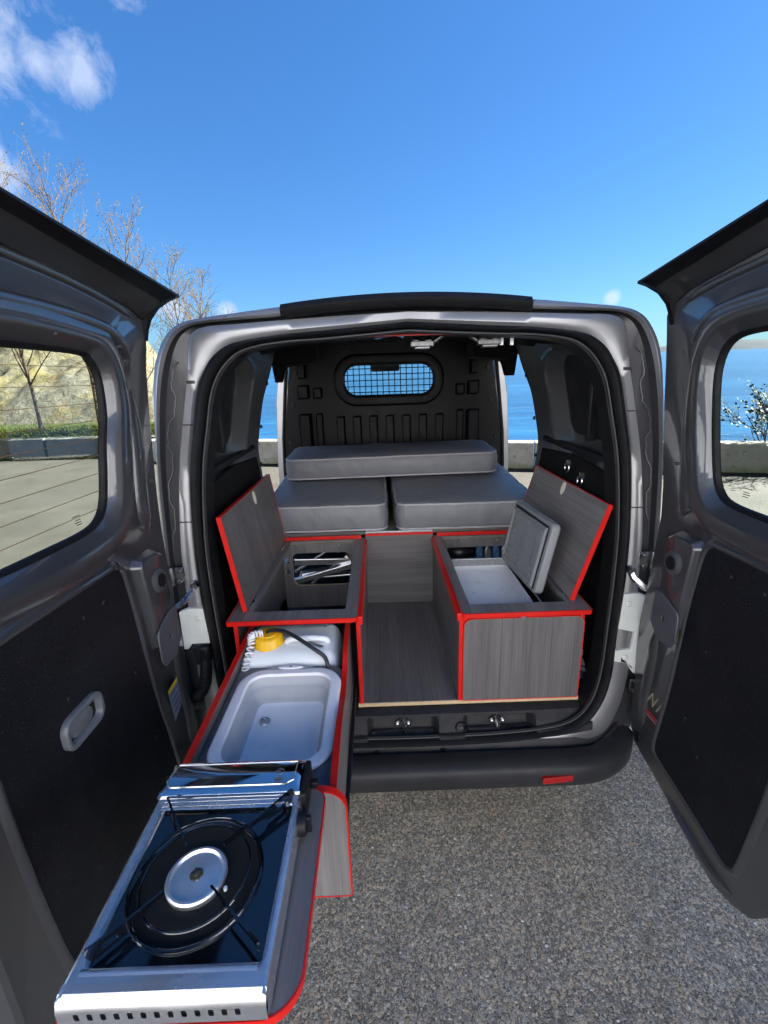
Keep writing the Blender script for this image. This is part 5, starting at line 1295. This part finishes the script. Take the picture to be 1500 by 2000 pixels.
# control side: black end panel with lever and knob at the right rear
q = MB(); q.box((sx1 - .003, ycov - .012, zs2 + .012), (sx1 + .010, sy1 + .002, zt2 + .001)); q.build('control_panel', 'black_plastic', stv, bevel=.004)
q = MB(); q.box((sx1 + .010, lerp(ycov, sy1, .52), zs2 + .026), (sx1 + .026, lerp(ycov, sy1, .72), zs2 + .042)); q.build('cartridge_lever', 'black_plastic', stv, bevel=.003)
q = MB(); q.lathe([(.021, .0), (.0215, .012), (.019, .018), (.0001, .019)], (sx1 - .002, ycov - .045, zs2 + .034), 24, 'x'); q.box((sx1 + .012, ycov - .050, zs2 + .016), (sx1 + .024, ycov - .040, zs2 + .052)); q.build('control_knob', 'black_plastic', stv, smooth=40, bevel=.002)

# ---- cool box and its lid
cbx0, cbx1 = .212, .505
cb = thing('cool_box', 'open cool box with white inside in the right locker, its grey lid propped up', 'cool box', (.39, .33, ZF))
cy0, cy1 = .092, .575
def FZ0(u, v, d): return (u, v, d)
op_ = rrect(cbx0, cy0, cbx1, cy1, .02, 4); ip_ = rrect(cbx0 + .008, cy0 + .008, cbx1 - .008, cy1 - .008, .018, 4)
q = MB(); q.prism(op_, FZ0, ZF + .004, .880, [ip_]); q.build('outer_shell', 'coolgrey', cb, smooth=30)
q = MB(); q.loft([zl(ip_, .879), zl(ip_, .842), zl(inset(ip_, .012), .836)], True, False, True); q.build('white_liner', 'white_plastic', cb, smooth=40)
P0, P1 = onz(979, 1092, .905), onz(1042, 1162, .905)                # foot of the lid
T0, T1 = onx(1006, 967, P0.x + .055), onx(1078, 1030, P1.x + .060)
ey = (P1 - P0); ez = ((T0 - P0) + (T1 - P1)) / 2
ex = ey.cross(ez).normalized()
if ex.x > 0: ex = -ex                                               # towards the aisle
print('cool lid', P0, P1, T0, T1)
wL, hL = ey.length, ez.length; eyn = ey.normalized(); ezn = (ez - eyn * ez.dot(eyn)); hL = ezn.length; ezn.normalize()
def CLF(u, v, d): p = P0 + eyn * u + ezn * v - ex * d; return (p.x, p.y, p.z)
lp2 = rrect(0, 0, wL, hL, .022, 5); l2 = inset(lp2, .022)
q = MB(); q.loft([[CLF(u, v, d) for u, v in inset(lp2, o)] for o, d in ((.016, .0), (.004, .002), (0, .007), (0, .030), (.006, .037), (.02, .039))], True, True, True); cl = q.build('lid', 'coolgrey', cb, smooth=40); cl['label'] = 'grey lid with dimpled inside leaning against the raised locker lid'
q = MB(); q.loft([[CLF(u, v, d) for u, v in inset(lp2, o)] for o, d in ((.024, -.0005), (.024, -.012), (.030, -.015), (.036, -.013), (.040, -.009))], True, False, False); q.build('raised_rim', 'coolgrey', cl, smooth=40)
q = MB(); q.tube([CLF(u, v, -.0015) for u, v in inset(lp2, .020)], .0032, 6, closed=True); q.build('gasket', 'rubber', cl)
q = MB(); nu, nv = 44, 60; rows = []; a0, a1, b0, b1 = .039, wL - .039, .039, hL - .039
for j in range(nv + 1):
    rows.append([CLF(lerp(a0, a1, i / nu), lerp(b0, b1, j / nv), -.008 - .0032 * max(0, math.sin(math.pi * 5 * i / nu) * 1) ** 2 * max(0, abs(math.sin(math.pi * 7 * j / nv))) ) for i in range(nu + 1)])
q.loft(rows, False); q.build('dimpled_inside', 'coolgrey', cl, smooth=70)

# ---- things stowed under the bed, seen through the back openings
ft = thing('folding_table', 'folded camping table with aluminium legs stowed behind the left locker', 'folding table', (-.42, 1.05, .72))
def bar(a, b, w=.012, h=.018, nm='leg', mt='alu'):
    a, b = Vector(a), Vector(b); t_ = (b - a).normalized(); s_ = t_.cross(Vector((0, 0, 1))).normalized() * w; u_ = s_.cross(t_).normalized() * h
    q = MB(); q.loft([[p + s_ + u_, p - s_ + u_, p - s_ - u_, p + s_ - u_] for p in (a, b)], True, True, True); q.build(nm, mt, ft, smooth=0, bevel=.003)
bar((-.60, .90, .760), (-.26, .95, .735)); bar((-.62, .88, .645), (-.24, .93, .730), .014, .016); bar((-.52, .86, .84), (-.50, 1.25, .80), .03, .006, 'table_slat'); bar((-.44, .86, .85), (-.41, 1.25, .81), .03, .006, 'table_slat'); bar((-.57, .92, .665), (-.33, 1.0, .675), .025, .02); bar((-.30, .90, .80), (-.24, .92, .72), .03, .012, 'wooden_handle', 'brown')
bar((-.34, .93, .86), (-.36, 1.0, .77), .005, .005); bar((-.60, .90, .70), (-.40, .92, .82), .006, .006); bar((-.52, .95, .60), (-.27, .96, .79), .006, .008); bar((-.36, .90, .84), (-.35, 1.25, .82), .025, .006, 'table_slat'); bar((-.60, 1.02, .62), (-.26, 1.02, .64), .05, .006, 'table_slat')
bg_ = thing('black_bag', 'black bag stowed behind the cool box next to foil packs', 'bag', (.29, .90, .72))
q = MB(); L_ = []
for i in range(13):
    a = i / 12; rr_ = .055 * math.sin(math.pi * min(.97, max(.03, a))) ** .5; L_.append([(.235 + a * .17, .90 + rr_ * 1.2 * math.cos(k * math.pi / 8), .79 + rr_ * math.sin(k * math.pi / 8) + .006 * noise.noise((a * 9, k, 0))) for k in range(16)])
q.loft(L_, True, True, True); q.build('bag_body', 'hose', bg_, smooth=60)
for i, x in enumerate((.43, .475, .52, .565)):
    fp_ = thing('foil_pack', ('blue foil pack beside the black bag', 'silver foil pack second from the black bag', 'blue foil pack third from the black bag', 'silver foil pack furthest from the black bag')[i], 'packet', (x, .88, .77), 'foil packs behind the cool box')
    q = MB(); q.loft([[(x - .017, y, .745), (x + .017, y, .745), (x + .021, y + .01, .80), (x, y + .012, .848), (x - .019, y + .01, .80)] for y in (.86, .96)], True, True, True); q.build('pack_body', 'bluebag' if i % 2 == 0 else 'alu', fp_, smooth=0, bevel=.005)
tp_ = thing('folded_tarp', 'grey folded tarpaulin squeezed between the right locker and the van side', 'tarpaulin', (.655, .22, .52))
for i, (z0, z1, dx) in enumerate(((.53, .560, .0), (.562, .592, .004), (.594, .622, -.002), (.624, .672, -.010))):
    q = MB(); rows = []
    for j in range(9):
        x = lerp(.632, .690 + dx, j / 8); rows.append([(x, .10 + .012 * math.sin(j * 1.3 + i), z0 + .003), (x, .088 + .008 * math.sin(j + i * 2), (z0 + z1) / 2), (x, .10 + .01 * math.sin(j * .8 + i), z1 - .002 + .004 * math.sin(j * 1.7 + i)), (x, .45, z1), (x, .45, z0)])
    q.loft(rows, True, True, True); q.build('tarp_fold', 'tarp', tp_, smooth=50)

for o in S.objects:
    if '_b' in o: del o['_b']
